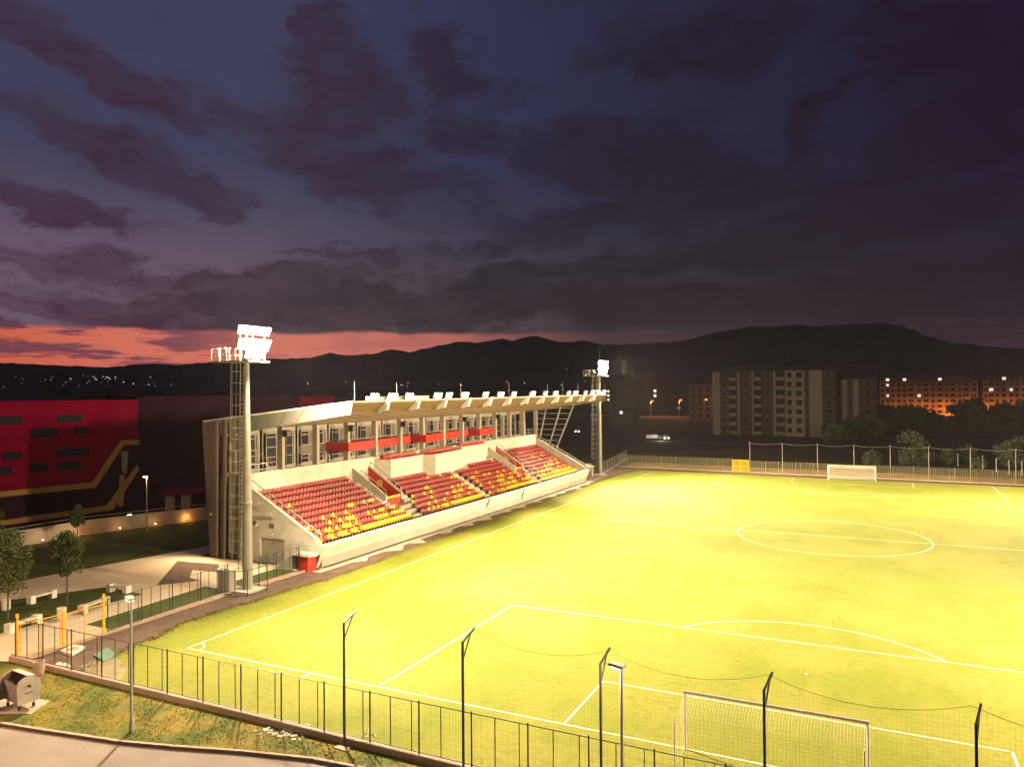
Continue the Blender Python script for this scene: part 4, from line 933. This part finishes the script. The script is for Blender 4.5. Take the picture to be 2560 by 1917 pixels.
tree('sapling', (-16.0, 2.9, 0), 5.4, 1.25, 2.1, 5200, .085, 'slim young tree on the planting bed behind the benches', 'young park trees', 21, clumps=24)
tree('sapling', (-16.4, -1.1, 0), 6.2, 1.7, 1.9, 7200, .09, 'larger young tree at the left edge of the picture', 'young park trees', 22, clumps=28)
tree('sapling', (-36.0, 17.2, 0), 4.6, 1.0, 1.6, 1800, .12, 'small dark sapling in front of the lamp-lit park wall', 'young park trees', 23, tr=.05)
tree('sapling', (-40.5, 11.5, 0), 4.6, 1.1, 1.8, 1600, .12, 'small sapling at the far left before the park wall', 'young park trees', 24, tr=.05)
p_ = on_g(475, 1300); tree('sapling', (p_.x, p_.y+3, 0), 3.4, .8, .9, 1600, .12, 'small light green tree beyond the lamp-lit wall end', 'young park trees', 25, m='leaf2', tr=.05)
bl_ = [(2285, 1168, 6.6, 3.6, 'broad rounded bush behind the far fence, right of the far goal'), (2535, 1172, 6.0, 3.0, 'broad rounded bush behind the far fence at the right edge'), (2370, 1165, 3.2, 2.0, 'low bush between the two broad rounded bushes'),
       (2180, 1168, 2.6, 2.0, 'small dark bush behind the far goal'), (2420, 1162, 3.4, 2.2, 'dark bush left of the right-hand rounded bush'), (2450, 1175, 1.8, 1.6, 'lowest small bush near the vineyard posts')]
for k, (u, v, h, r, lab) in enumerate(bl_):
    p_ = on_g(u, v); tree('bush', (p_.x, p_.y+4, 0), h, r, .1, 2600, .26, lab, 'bushes behind the far fence', 40+k, m='leaf2', tr=.12, clumps=20)
rr = random.Random(9)
dk = [(2205, 1082, 11, 6), (2240, 1078, 10, 7), (2270, 1080, 9, 7), (2305, 1076, 8, 6), (2345, 1078, 5.5, 5), (2415, 1074, 12, 6), (2440, 1074, 13, 7), (2505, 1080, 11, 6), (2545, 1078, 12, 7), (2130, 1100, 6, 5), (2080, 1105, 5, 5), (2170, 1095, 7, 6)]
nth = ['at the far left of the row', 'second from the left', 'third from the left', 'left of the orange-lit wall', 'below the orange-lit wall', 'right of the orange-lit wall', 'seventh from the left', 'below the lit balcony block', 'at the right edge of the picture', 'beside the dark apartment block', 'at the foot of the dark apartment block', 'just right of the dark apartment block']
for k, (u, v, h, r) in enumerate(dk):
    p_ = on_g(u, v); tree('dark_tree', (p_.x, p_.y, 0), h*.82, r, .6, 1300, .8, 'dark leafy tree before the orange-lit apartments, '+nth[k], 'dark trees before the far apartments', 60+k, m='leaf', tr=.3, clumps=18)
# vineyard posts behind the far fence
vp = MB(); vp.tube((0, 0, 0), (0, 0, 2.6), .09, n=6); pr_ = None
wn_ = [(2312, 1143, 'beside the broad left bush'), (2335, 1150, 'second from the left'), (2395, 1158, 'left of the tall net post'), (2426, 1160, 'right of the tall net post'), (2457, 1165, 'fifth from the left'), (2491, 1172, 'sixth from the left'), (2523, 1178, 'before the right-hand bush'), (2555, 1180, 'at the right edge')]
for k, (u, v, w_) in enumerate(wn_):
    p_ = on_g(u, v+8)
    if pr_ is None: pr_ = vp.build('vineyard_post', M['steel']); o = pr_
    else: o = pr_.copy(); COL.objects.link(o)
    o.location = (p_.x, p_.y, 0); tag(o, 'short pale post behind the far fence, '+w_, 'post', 'vineyard posts')

# ------------------------------------------------------------------ park wall with up-lights
wp = [(-41.6, 6), (-41.4, 14), (-41.2, 21), (-38.9, 27.6), (-36.4, 34.4), (-34.4, 40)]
t = thing('park_wall', 'long low pale wall behind the lawn, washed by small warm lamps', 'wall')
for (a, c) in zip(wp, wp[1:]):
    b = MB(); d = Vector((c[0]-a[0], c[1]-a[1])); d.normalize(); n = Vector((-d.y, d.x))*.18
    b.prism([(a[0], a[1]), (c[0], c[1]), (c[0]+n.x, c[1]+n.y), (a[0]+n.x, a[1]+n.y)], 0, 1.6, 'z'); b.build('wall_panel', M['conc'], t)
b = MB(); b.path([(x-.1, y, 1.95) for x, y in wp], .03)
for x, y in wp: b.tube((x-.1, y, 1.6), (x-.1, y, 1.95), .03)
b.build('railing', M['steel'], t)
b = MB(); b.path([(x+.25, y, .05) for x, y in wp], .06); b.build('kerb', M['conc'], t)
wl_lab = ['first from the left', 'second, with a tall orange glow', 'third from the left', 'fourth from the left', 'last before the stand']
for k, (u, v) in enumerate(((102, 1352), (200, 1337), (295, 1322), (383, 1311), (462, 1300))):
    q = on_g(u, v, .25); q = Vector((q.x+.35, q.y, .2)); t = thing('wall_lamp', 'warm lamp at the foot of the park wall, '+wl_lab[k], 'lamp', q, 0, 'lamps along the park wall')
    b = MB(); b.lathe([(.09, 0), (.12, .06), (.10, .16)], (0, 0), 10); b.build('housing', M['dark'], t); b = MB(); b.lathe([(.095, .165), (.06, .21)], (0, 0), 10); b.build('bulb', ORNG if k in (1, 4) else WARM, t)
    point((q.x+.05, q.y, .55), 60 if k in (1, 4) else 22, (1, .42, .12), .08)
up_lab = ['left of the tall orange glow', 'above the wall in the middle', 'largest and brightest, on the right']
for k, (u, v) in enumerate(((113, 1320), (222, 1305), (324, 1289))):
    q = on_g(u, v, 1.0); t = thing('garden_lamp', 'round lamp behind the park wall, '+up_lab[k], 'lamp', (q.x, q.y, 0), 0, 'garden lamps behind the wall')
    b = MB(); b.tube((0, 0, 0), (0, 0, .9), .04); b.build('post', M['dark'], t); b = MB(); r_ = .32 if k == 2 else .14; b.lathe([(r_*.3, .9), (r_, .98), (r_*.8, 1.1), (r_*.2, 1.18)], (0, 0), 12); b.build('bulb', WARM, t)
    point((q.x, q.y, 1.4), 60 if k == 2 else 15, (1, .7, .4), .1)

# ------------------------------------------------------------------ the red building on the left
RA = Vector((-52.943, 19.296)); RD = Vector((.42084, .90713)); RN = Vector((.90713, -.42084))
def rb(s, z, off): p = RA+RD*s+RN*off; return (p.x, p.y, z)
def rprism(mb, poly, o0, o1):
    i = len(mb.v); n = len(poly); mb.v += [rb(s, z, o0) for s, z in poly]+[rb(s, z, o1) for s, z in poly]
    mb.f += [tuple(range(i, i+n)), tuple(range(i+2*n-1, i+n-1, -1))]+[(i+k, i+n+k, i+n+(k+1) % n, i+(k+1) % n) for k in range(n)]; return mb
M['facade_red'] = mat('red_facade', (.13, .002, .019), 1, .12, .3, 0, coords='World', spec=0)
M['yel_band'] = mat('mustard_band', (.20, .10, .010), .6, .1, .5)
M['grey_fac'] = mat('dark_grey_facade', (.022, .008, .013), 1, .15, .4, coords='World', spec=0)
t = thing('red_building', 'large red-fronted hall with scattered dark windows and mustard bands', 'building')
b = MB(); rprism(b, [(-14, 3.6), (9.5, 4.3), (12.75, 9.4), (14.7, 9.4), (14.7, 14.9), (-14, 14.95)], -.4, 0); b.build('facade', M['facade_red'], t)
b = MB(); rprism(b, [(-14, 0), (14.7, 0), (14.7, 14.6), (-14, 14.6)], -16, -.45); b.build('body', M['grey_fac'], t)
b = MB(); rprism(b, [(-14, 3.5), (-14, 4.1), (9.4, 4.75), (12.6, 9.75), (14.75, 9.75), (14.75, 9.15), (12.95, 9.15), (9.8, 4.1)], .02, .35); b.build('upper_band', M['yel_band'], t)
b = MB(); rprism(b, [(-14, .25), (-14, .8), (0, 1.15), (11.0, 1.75), (14.5, 6.6), (14.75, 6.0), (11.7, 1.15), (0, .55)], .02, .35); b.build('lower_band', M['yel_band'], t)
for wnd in ([-3.6, 2.1, 12.22, 13.1], [5.77, 8.34, 12.3, 13.08], [3.1, 5.74, 10.63, 11.55], [7.56, 9.02, 10.84, 11.55], [.32, 2.09, 8.04, 8.9], [5.76, 9.16, 8.15, 9.02], [-1.6, 1.14, 6.49, 7.27], [3.04, 4.65, 6.5, 7.38], [5.75, 8.32, 6.58, 7.41]):
    a, c, z0, z1 = wnd; b = MB(); rprism(b, [(a-.05, z0-.05), (c+.05, z0-.05), (c+.05, z1+.05), (a-.05, z1+.05)], .004, .05); o = b.build('window', M['grey_fac'], t)
    b = MB(); n_ = max(2, int((c-a)/.9)); 
    for k in range(n_): rprism(b, [(a+(c-a)*k/n_+.03, z0), (a+(c-a)*(k+1)/n_-.03, z0), (a+(c-a)*(k+1)/n_-.03, z1), (a+(c-a)*k/n_+.03, z1)], .052, .07)
    b.build('pane', M['glassf'], o)
b = MB(); rprism(b, [(12.3, 1.5), (12.9, 1.5), (13.1, 5.4), (12.5, 5.4)], .0, .3); rprism(b, [(12.8, 5.6), (13.3, 5.6), (13.5, 8.4), (12.7, 8.4)], 0, .3); b.build('pillar', M['taupe'], t)
t = thing('dark_hall', 'dark windowless hall joining the red building behind the lawn', 'building')
b = MB(); rprism(b, [(14.8, 0), (36, 0), (36, 15.2), (14.8, 15.2)], -20, -1.2); b.build('wall', M['grey_fac'], t)
b = MB(); rprism(b, [(14.8, 15.2), (36, 15.2), (36, 15.32), (14.8, 15.32)], -20, -1.1); b.build('roof_edge', M['grey_fac'], t)
b = MB(); rprism(b, [(17.5, 2.2), (24, 2.2), (24, 3.0), (17.5, 3.0)], -1.0, .4); b.build('canopy', M['facade_red'], t)
for s in (18.2, 20.2): b = MB(); rprism(b, [(s, 0), (s+1.2, 0), (s+1.2, 2.1), (s, 2.1)], -1.15, -1.05); b.build('door', M['conc'], t)
q0, q1 = on_y(548, 1040, 95), on_y(748, 1040, 95)
t = thing('red_block', 'plain dull red block on the roofline behind the stand', 'building'); b = MB(); b.box(q0.x, q1.x, 95, 107, 0, on_y(600, 991, 95).z); b.build('wall', M['facade_red'], t)
b = MB(); b.box(q0.x-.3, q1.x+.3, 94.7, 107.3, on_y(600, 991, 95).z, on_y(600, 989.5, 95).z); b.build('roof_edge', M['grey_fac'], t)

# ------------------------------------------------------------------ apartments
M['apt_w'] = mat('apartment_render', (.21, .185, .135), .85, .08, .2, coords='World'); M['apt_b'] = mat('brown_render', (.06, .038, .03), .85, .1, .2, coords='World')
M['apt_o'] = mat('ochre_render', (.26, .16, .09), .85, .1, .1, coords='World'); M['roof_b'] = mat('dark_roof', (.010, .007, .007), .9, .2, .2)
LITW = glowm('lit_window', (1, .93, .78), 1.0); LITO = glowm('lit_window_orange', (1, .45, .15), .6)
def apt(t, xs_, y, z1, nf, lits=(), depth=14):
    """xs_: list of (x0,x1,kind) bays; kinds: w pale wall, b brown wall, B brown with balconies, v windows on pale"""
    fh = (z1-.6)/nf
    for (x0, x1, kd, off) in xs_:
        pale = kd in 'wvo'; b = MB(); b.box(x0, x1, y-off, y+depth, 0, z1-(0 if kd != 'B' else .3)); b.build('wall', M['apt_o'] if kd in 'oO' else (M['apt_w'] if pale else M['apt_b']), t)
        if kd == 'w': continue
        for f in range(nf):
            z = .8+fh*f; xm = (x0+x1)/2
            lit = (round(x0), f) in lits
            if kd in 'Bo' and (kd == 'B' or round(x0) % 3):
                w = MB(); w.box(xm-1.2, xm+1.0, y-off-.05, y-off-.005, z, z+2.2); o = w.build('window', M['grey_fac'], t); w = MB(); w.box(xm-1.0, xm+.8, y-off-.08, y-off-.052, z+.1, z+2.1); w.build('pane', LITW if lit else M['glassf'], o)
                s_ = MB(); s_.box(x0+.4, x1-.2, y-off-1.4, y-off-.006, z-.25, z-.1); s_.box(x0+.4, x1-.2, y-off-1.4, y-off-1.3, z-.1, z+.75); s_.build('balcony', M['apt_o'] if kd == 'o' else M['apt_w'], t)
            else:
                ww = min(1.5, (x1-x0)*.45); w = MB(); w.box(xm-ww/2-.1, xm+ww/2+.1, y-off-.05, y-off-.005, z+.5, z+2.1); o = w.build('window', M['apt_w'] if kd == 'b' else M['grey_fac'], t)
                w = MB(); w.box(xm-ww/2, xm+ww/2, y-off-.08, y-off-.052, z+.6, z+2.0); w.build('pane', LITW if lit else M['glassf'], o)
YA = 225
M['hillw'] = mat('dark_render', (.026, .02, .022), .9, .2, .3)
def X(u, y): return on_y(u, 1000, y).x
t = thing('apartment_block', 'dark unlit six-storey apartment block with stacked balconies and pale wall strips', 'building')
bays = [(1781, 1800, 'w', 0), (1800, 1822, 'b', -.6), (1822, 1844, 'B', .2), (1844, 1850, 'w', .5), (1850, 1880, 'b', -.8), (1880, 1884, 'w', .5), (1884, 1906, 'B', .2), (1906, 1934, 'b', -.3), (1934, 1940, 'w', .8), (1940, 1964, 'B', .4), (1964, 1985, 'v', 1.0), (1985, 2012, 'v', 1.0), (2012, 2024, 'b', .2), (2024, 2056, 'w', .8), (2056, 2090, 'b', .2)]
zt = on_y(2000, 926, YA).z
apt(t, [(X(a, YA), X(c, YA), k, o) for a, c, k, o in bays], YA, zt, 7, lits=())
b = MB(); b.prism([(X(1775, YA), zt), (X(2195, YA), zt), (X(2180, YA), zt+1.8), (X(1800, YA), zt+1.8)], YA-.8, YA+14.5); b.build('roof', M['roof_b'], t)
t = thing('apartment_block', 'lower grey apartment wing with pale strips at the right of the dark block', 'building')
apt(t, [(X(2092, 232), X(2105, 232), 'b', 0), (X(2105, 232), X(2118, 232), 'w', .4), (X(2118, 232), X(2133, 232), 'b', 0), (X(2133, 232), X(2147, 232), 'w', .5), (X(2147, 232), X(2192, 232), 'b', 0)], 232, on_y(2100, 948, 232).z, 6)
b = MB(); b.box(X(2090, 232), X(2194, 232), 231.5, 246, on_y(2100, 948, 232).z, on_y(2100, 940, 232).z); b.build('roof', M['roof_b'], t)
YB = 430
def far_block(u0, u1, v0, seed, lab, lits):
    t = thing('apartment_block', lab, 'building'); z1 = on_y((u0+u1)/2, v0+12, YB).z; u = u0; bs = []; k = 0; rr = random.Random(seed)
    while u < u1-6: w = rr.choice((13, 16, 20)); w = min(w, u1-u); bs.append((X(u, YB), X(u+w, YB), 'o' if k % 2 else 'O', .0 if k % 2 else .6)); u += w; k += 1
    apt(t, bs, YB, z1, 6, lits=[(round(bs[i][0]), f) for i, f in lits if i < len(bs)])
    b = MB(); x0, x1 = bs[0][0], bs[-1][1]; b.prism([(x0-.5, z1), (x1+.5, z1), (x1-.3, z1+3.2), (x0+.3, z1+3.2)], YB-.5, YB+14); rf_ = b.build('roof', M['roof_b'], t)
    for i, (a, c, _, _) in enumerate(bs):
        xm = (a+c)/2; w = MB(); w.box(xm-1.1, xm+1.1, YB-1.0, YB-.55, z1+.5, z1+2.5); d_ = w.build('dormer', M['apt_o'], rf_); w = MB(); w.box(xm-.8, xm+.8, YB-1.04, YB-1.005, z1+.8, z1+2.2)
        w.build('pane', LITW if (i, 9) in lits else M['glassf'], d_)
far_block(2200, 2445, 943, 2, 'long orange-lit apartment block with a dark mansard roof, right of the dark block', [(1, 9), (1, 5), (1, 3), (4, 9), (9, 9), (6, 3)])
far_block(2458, 2600, 941, 4, 'orange-lit apartment block at the right edge of the picture', [(3, 9), (4, 4), (1, 4)])
t = thing('brick_house', 'dim reddish gabled block beside the street lamps', 'building'); YC = 330
b = MB(); xa, xb = X(1722, YC), X(1784, YC); b.box(xa, xb, YC, YC+12, 0, 18); b.build('wall', M['apt_o'], t); b = MB(); b.prism([(xa-.4, 18), (xb+.4, 18), ((xa+xb)/2-3, 21)], YC-.4, YC+12.4); b.build('roof', M['roof_b'], t)
for f in range(5):
    for x in (xa+1.5, xa+5, xa+8.3): w = MB(); w.box(x, x+1.3, YC-.06, YC-.005, 1.5+3.2*f, 3.2+3.2*f); w.build('window', M['glassf'], t)
t = thing('distant_house', 'dark house with three lit square windows right of the distant mast', 'house'); b = MB(); xa = X(1535, 300); b.box(xa-4, X(1552, 300)+2, 300, 312, 0, 22); b.build('wall', M['hillw'], t)
for v in (978, 988.5, 999): q = on_y(1521+0, v, 300); w = MB(); w.box(q.x-.45, q.x+.45, 299.9, 299.99, q.z-.5, q.z+.5); w.build('window', LITW, t)
t = thing('distant_house', 'dark house with two lit windows left of the orange street lamps', 'house'); b = MB(); b.box(X(1625, 420)-5, X(1650, 420)+5, 420, 434, 0, 24); b.build('wall', M['hillw'], t)
for v in (977, 989): q = on_y(1637.5, v, 419.9); w = MB(); w.box(q.x-.8, q.x+.8, 419.8, 419.95, q.z-.8, q.z+.8); w.build('window', LITW, t)
t = thing('distant_house', 'small dark house with one bright white lamp on its wall', 'house'); b = MB(); q = on_y(1550, 1031, 240); b.box(q.x-3, q.x+5, 240, 248, 0, 9.5); b.build('wall', M['hillw'], t); w = MB(); q = on_y(1553, 1031, 239.9); w.box(q.x-.35, q.x+.35, 239.7, 239.95, q.z-.35, q.z+.35); w.build('window', glowm('white_lamp', (1, 1, .95), 6), t)
t = thing('white_spire', 'small floodlit white pointed monument among dark houses', 'monument'); q = on_y(1578, 1024, 330); b = MB(); b.lathe([(1.4, 0), (1.3, q.z-1), (.9, q.z+1), (.1, q.z+5)], (0, 0), 8); b.build('spire', mat('self_lit_spire', (.7, .72, .75), .8, emit=(1, 1, 1), estr=.25), t); t.location = (q.x, 330, 0)  # floodlighting on the spire is put into its material as emission
t = thing('white_statue', 'floodlit white statue on the dark hillside at the far left', 'monument'); q = on_y(88, 957, 900); b = MB(); b.lathe([(4.5, -6), (4, -2), (2.2, 3), (1.6, 7), (.5, 9.5)], (0, 0), 8); b.build('figure', mat('self_lit_statue', (.8, .75, .8), .8, emit=(1, .9, 1), estr=.8), t); t.location = q  # the figure itself emits, standing in for floodlights that are not built
b = MB(); b.box(-12, 12, -12, 12, -40, -6); b.build('plinth', M['roof_b'], t)
# street and orange lamps
rd = MB(); rd.prism([(-130, 385), (-20, 372), (20, 372), (20, 382), (-20, 382), (-130, 398)], 0, .03, 'z'); struct('road', rd, M['asphalt'])
rd = MB(); rd.prism([(35, 400), (120, 400), (120, 414), (35, 414)], 0, .03, 'z'); struct('road', rd, M['asphalt'])
def sodium(u, v, y, lab, power=9000, first=[None]):
    q = on_y(u, v, y)
    if first[0] is None:
        t = thing('sodium_street_lamp', '', 'street lamp', (0, 0, 0), 0, 'orange street lamps'); p = MB(); p.tube((0, 0, -9.2), (0, 0, .2), .10, .07); p.tube((0, 0, .2), (.9, -.4, .35), .05); p.build('pole', M['steel'], t)
        h = MB(); h.box(.6, 1.5, -.65, -.25, .32, .5); h.build('lamp_head', M['steel'], t); h = MB(); h.lathe([(.3, -.35), (.75, -.1), (.8, .1), (.4, .31)], (1.05, -.45), 12); h.build('lamp_glass', ORNG, t); first[0] = t; o = t
    else: o = copy_tree(first[0])
    o.location = q; o['label'] = lab; point((q.x+1.0, q.y-.8, q.z-.6), power, (1, .34, .07), .3)
sodium(1627, 1002, 380, 'leftmost of the three orange street lamps beyond the stand', 5000); sodium(1698, 1000, 378, 'middle of the three orange street lamps beyond the stand', 5000); sodium(1760, 999, 320, 'rightmost of the three orange street lamps, beside the reddish block', 500)
for k, (u, v) in enumerate(((2222, 1025), (2297, 1025), (2305, 1023), (2385, 1025), (2475, 1026), (2532, 1027), (2550, 1024))):
    sodium(u, v, 421, 'orange street lamp before the far apartments, '+['first from the left', 'second from the left', 'third, paired closely with the second', 'lighting the low wall', 'at the gap between the blocks', 'sixth from the left', 'at the right edge'][k], (4500, 3200, 4500, 15000, 12000, 4200, 3200)[k])
b = MB(); b.box(X(2320, 428), X(2425, 428), 427, 427.6, 0, on_y(2380, 1034, 427).z); o = b.build('boundary_wall', M['apt_o']); tag(o, 'low pale wall lit bright orange below the far apartment block', 'wall')
# car with lamps and a lit lorry on the dark field, small shop signs
def car(loc, rz, lab, lamps=True, s=1):
    t = thing('car', lab, 'car', loc, rz, None); b = MB(); b.prism([(-2.1, .3), (-2.1, .85), (-1.5, .95), (-.9, 1.42), (.6, 1.42), (1.2, .95), (2.05, .8), (2.1, .3)], -.85, .85); b.build('body', M['steel'], t, bevel=.05)
    b = MB(); b.prism([(-1.35, .96), (-.88, 1.36), (.56, 1.36), (1.05, .96)], -.86, .86); b.build('windows', M['glass'], t)
    for x in (-1.35, 1.35):
        for y in (-.8, .8): b = MB(); b.tube((x, y-.1, .32), (x, y+.1, .32), .32, n=14); b.build('wheel', M['dark'], t)
    if lamps:
        for y in (-.6, .6): b = MB(); b.box(2.08, 2.14, y-.2, y+.2, .55, .8); b.build('headlight', glowm('headlight', (1, .95, .85), 9), t)
q = on_g(1443, 1082); car((q.x, q.y, 0), math.atan2(CP.y-q.y, CP.x-q.x), 'car facing the camera with two lit headlights seen between stand and mast')
q = on_g(1662, 1099); car((q.x, q.y, 0), R(-60), 'car with pinkish lamps on the dark field beside the white lorry')
q = on_g(1640, 1099); t = thing('lorry', 'white lorry caught in headlights on the dark field left of the apartments', 'lorry', (q.x-1, q.y, 0), R(12)); t.scale = (.72, .72, .72); b = MB(); b.prism([(-2.8, .7), (2.0, .7), (2.0, 2.3), (-2.8, 2.0)], -1, 1); b.build('cargo_box', mat('lit_white', (.75, .75, .66), .6), t)
b = MB(); b.prism([(2.1, .5), (3.8, .5), (3.8, 1.2), (3.3, 1.9), (2.1, 1.9)], -.95, .95); b.build('cab', M['apt_w'], t)
for x in (-1.8, 2.8):
    for y in (-.9, .9): b = MB(); b.tube((x, y-.12, .42), (x, y+.12, .42), .42, n=14); b.build('wheel', M['dark'], t)
point((q.x+2.5, q.y-4, .9), 420, (1, .97, .85), .1)
q = on_y(1760, 1024, 372); b = MB(); b.box(-1.1, 1.1, -.2, .2, -.4, .4); o = b.build('shop_sign', glowm('sign_white', (.8, .95, 1), 2.2)); o.location = q; tag(o, 'small lit white shop sign beside the street', 'sign')
q = on_y(1697, 1020, 372); b = MB(); b.box(-.9, .9, -.2, .2, -.35, .35); o = b.build('shop_sign', glowm('sign_purple', (.5, .15, .7), .5)); o.location = q; tag(o, 'dim purple shop sign under the middle orange street lamp', 'sign')
q = on_y(2518, 1067, 300); t = thing('lit_kiosk', 'brightly lit white kiosk among the dark trees at the right', 'kiosk', (q.x, 300, 0)); b = MB(); b.box(-2.5, 2.5, 0, 3, 0, q.z+.5); b.build('wall', M['apt_w'], t); b = MB(); b.box(-1.3, 1.3, -.12, -.01, q.z-.6, q.z+.1); b.build('light_panel', glowm('kiosk', (.9, .95, 1), 7), t)

# ------------------------------------------------------------------ hills
pts = [(-600, 912), (-200, 910), (0, 907), (159, 914), (266, 918), (372, 909), (452, 912), (540, 903), (640, 898), (730, 896), (788, 892), (826, 881), (866, 889), (930, 885), (978, 873), (1022, 880), (1080, 868), (1143, 854), (1190, 855), (1230, 852), (1256, 846), (1282, 852), (1310, 844), (1339, 840), (1378, 850), (1404, 856), (1447, 854), (1508, 861), (1600, 860), (1699, 854), (1794, 830), (1881, 816), (1942, 817), (1994, 811), (2029, 816), (2098, 811), (2202, 806), (2254, 813), (2315, 839), (2376, 856), (2463, 865), (2560, 871), (2800, 880), (3300, 890)]
def ridge(pts, dist, z_drop, m, lab, seed, foot):
    b = MB(); dirs = []
    for (u0, v0), (u1, v1) in zip(pts, pts[1:]):
        n_ = max(1, int((u1-u0)/14))
        for k in range(n_):
            t = k/n_; u = u0+(u1-u0)*t; v = v0+(v1-v0)*t+noise.noise(Vector((u*.05, seed, 0)))*4.0+noise.noise(Vector((u*.17, seed, 3)))*2.0
            d = ray(u, v); h = math.hypot(d.x, d.y); D = dist*(1+.12*noise.noise(Vector((u*.004, seed, 2)))); dirs.append((d.x/h, d.y/h, d.z/h, D))
    rows = [(foot, 0), (.55, .25), (.78, .62), (.9, .84), (1, 1), (1.25, .6), (1.6, 0)]
    for fr, hh in rows:
        for i, (x, y, z, D) in enumerate(dirs):
            r_ = D*fr; top = CP.z+z*D; jit = 1+.25*noise.noise(Vector((i*.13, fr*9, seed))) if 0 < hh < 1 else 1
            b.v.append((CP.x+x*r_, CP.y+y*r_, max(-1, top*hh*jit) if hh else -4))
    n = len(dirs)
    for r_ in range(len(rows)-1):
        for i in range(n-1): b.f.append((r_*n+i, r_*n+i+1, (r_+1)*n+i+1, (r_+1)*n+i))
    o = struct('hills', b, m); return o
M['hill'] = mat('wooded_hill', (.012, .009, .011), .95, .3, .004, coords='World')
ridge(pts, 1900, 0, M['hill'], '', 4, .3)
lowp = [(-600, 938), (0, 932), (200, 928), (400, 934), (560, 940), (700, 946), (900, 952), (1200, 955), (1500, 957), (1800, 955), (2100, 945), (2560, 935), (3200, 930)]
ridge(lowp, 1050, 0, M['hill'], '', 9, .42)
# town lights scattered over the far slopes
def lights(name, n, box, cols, seed, d, lab, sz, extra=()):
    rr = random.Random(seed); b = MB(); mi = []
    pts_ = [(rr.uniform(box[0], box[1]), rr.uniform(box[2], box[3])) for k in range(n)]+list(extra)
    for (u, v) in pts_:
        D = d*rr.uniform(.9, 1.05); dd = ray(u, v); p = CP+dd*D; s_ = sz*rr.uniform(.5, 1.25)*D/1000
        b.box(p.x-s_, p.x+s_, p.y-s_, p.y+s_, p.z-s_, p.z+s_); mi += [rr.randrange(len(cols))]*6
    me = bpy.data.meshes.new(name); me.from_pydata(b.v, [], b.f)
    for c in cols: me.materials.append(c)
    me.polygons.foreach_set('material_index', mi); o = bpy.data.objects.new(name, me); COL.objects.link(o); o['kind'] = 'stuff'; tag(o, lab, 'lights')
TL = [glowm('town_white', (1, .85, .7), 1.6), glowm('town_warm', (1, .5, .2), .9), glowm('town_dim', (.8, .5, .45), .35)]
z4 = lambda x, y: (x*.2657, 880+y*.2657)
lights('town_lights', 60, (0, 430, 940, 985), TL, 3, 640, 'scattered house lights on the dark slope at the left', .35, [z4(*c) for c in ((180, 262), (210, 250), (205, 290), (480, 262), (598, 308), (783, 218), (825, 226), (868, 232), (890, 243), (903, 258), (915, 262), (840, 272), (955, 286), (968, 165), (1010, 238), (1255, 298), (620, 283), (660, 272), (150, 230), (427, 260))])
lights('town_lights', 46, (760, 1480, 952, 985), TL, 5, 900, 'small distant town lights above the stand roof', .5, [(973, 968), (1018, 966), (1066, 997), (1119, 966), (1212, 965), (1242, 965), (1353, 982), (1416, 923)])
lights('town_lights', 26, (1530, 1790, 962, 1045), TL, 6, 560, 'small distant town lights beyond the dark field', .4, [(1615, 960), (1675, 957), (1667, 1004), (1730, 1028), (1735, 1029), (1712, 1043), (1770, 1038), (1780, 1040), (1765, 1043)])
lights('town_lights', 16, (2190, 2560, 1030, 1080), TL, 7, 395, 'small lights of parked cars and lamps below the far apartments', .4, [(2375, 1060), (2470, 1063), (2222, 1050), (2256, 1055)])
# dim roofs of the town along the skyline
def town(name, u0, u1, v, y, n, seed, lab, mats2):
    rr = random.Random(seed); b = MB()
    for k in range(n):
        u = u0+(u1-u0)*(k+rr.random()*.6)/n; q = on_y(u, v+rr.uniform(-4, 5), y+rr.uniform(-30, 30)); w = rr.uniform(5, 11); z = max(5, q.z)
        b.box(q.x-w, q.x+w, q.y, q.y+10, 0, z); b.prism([(q.x-w-.5, z), (q.x+w+.5, z), (q.x, z+rr.uniform(1.5, 3))], q.y-.5, q.y+10.5)
    o = b.build(name, mats2); o['kind'] = 'stuff'; tag(o, lab, 'houses')
town('distant_houses', 0, 560, 975, 330, 26, 1, 'dark mass of distant houses behind the red building', M['apt_b'])
town('distant_houses', 760, 1500, 980, 480, 30, 2, 'dark mass of distant houses behind the stand roof', M['roof_b'])
town('distant_houses', 1530, 1780, 985, 520, 14, 3, 'dark mass of distant houses behind the orange street lamps', M['apt_b'])

# ------------------------------------------------------------------ night air
HAZE = True
if HAZE:
    b = MB(); b.box(-3400, 3400, -480, 3450, -6, 330); m = bpy.data.materials.new('haze'); m.use_nodes = True; t = m.node_tree; t.nodes.clear()
    pv = t.nodes.new('ShaderNodeVolumePrincipled'); pv.inputs['Color'].default_value = (.9, .85, .9, 1); pv.inputs['Density'].default_value = .000042; pv.inputs['Anisotropy'].default_value = .2
    o_ = t.nodes.new('ShaderNodeOutputMaterial'); t.links.new(pv.outputs[0], o_.inputs['Volume']); o = struct('haze', b, m, kind='stuff')
C.cycles.volume_bounces = 0
C.cycles.max_bounces = 6; C.cycles.diffuse_bounces = 3
C.cycles.sample_clamp_indirect = 3
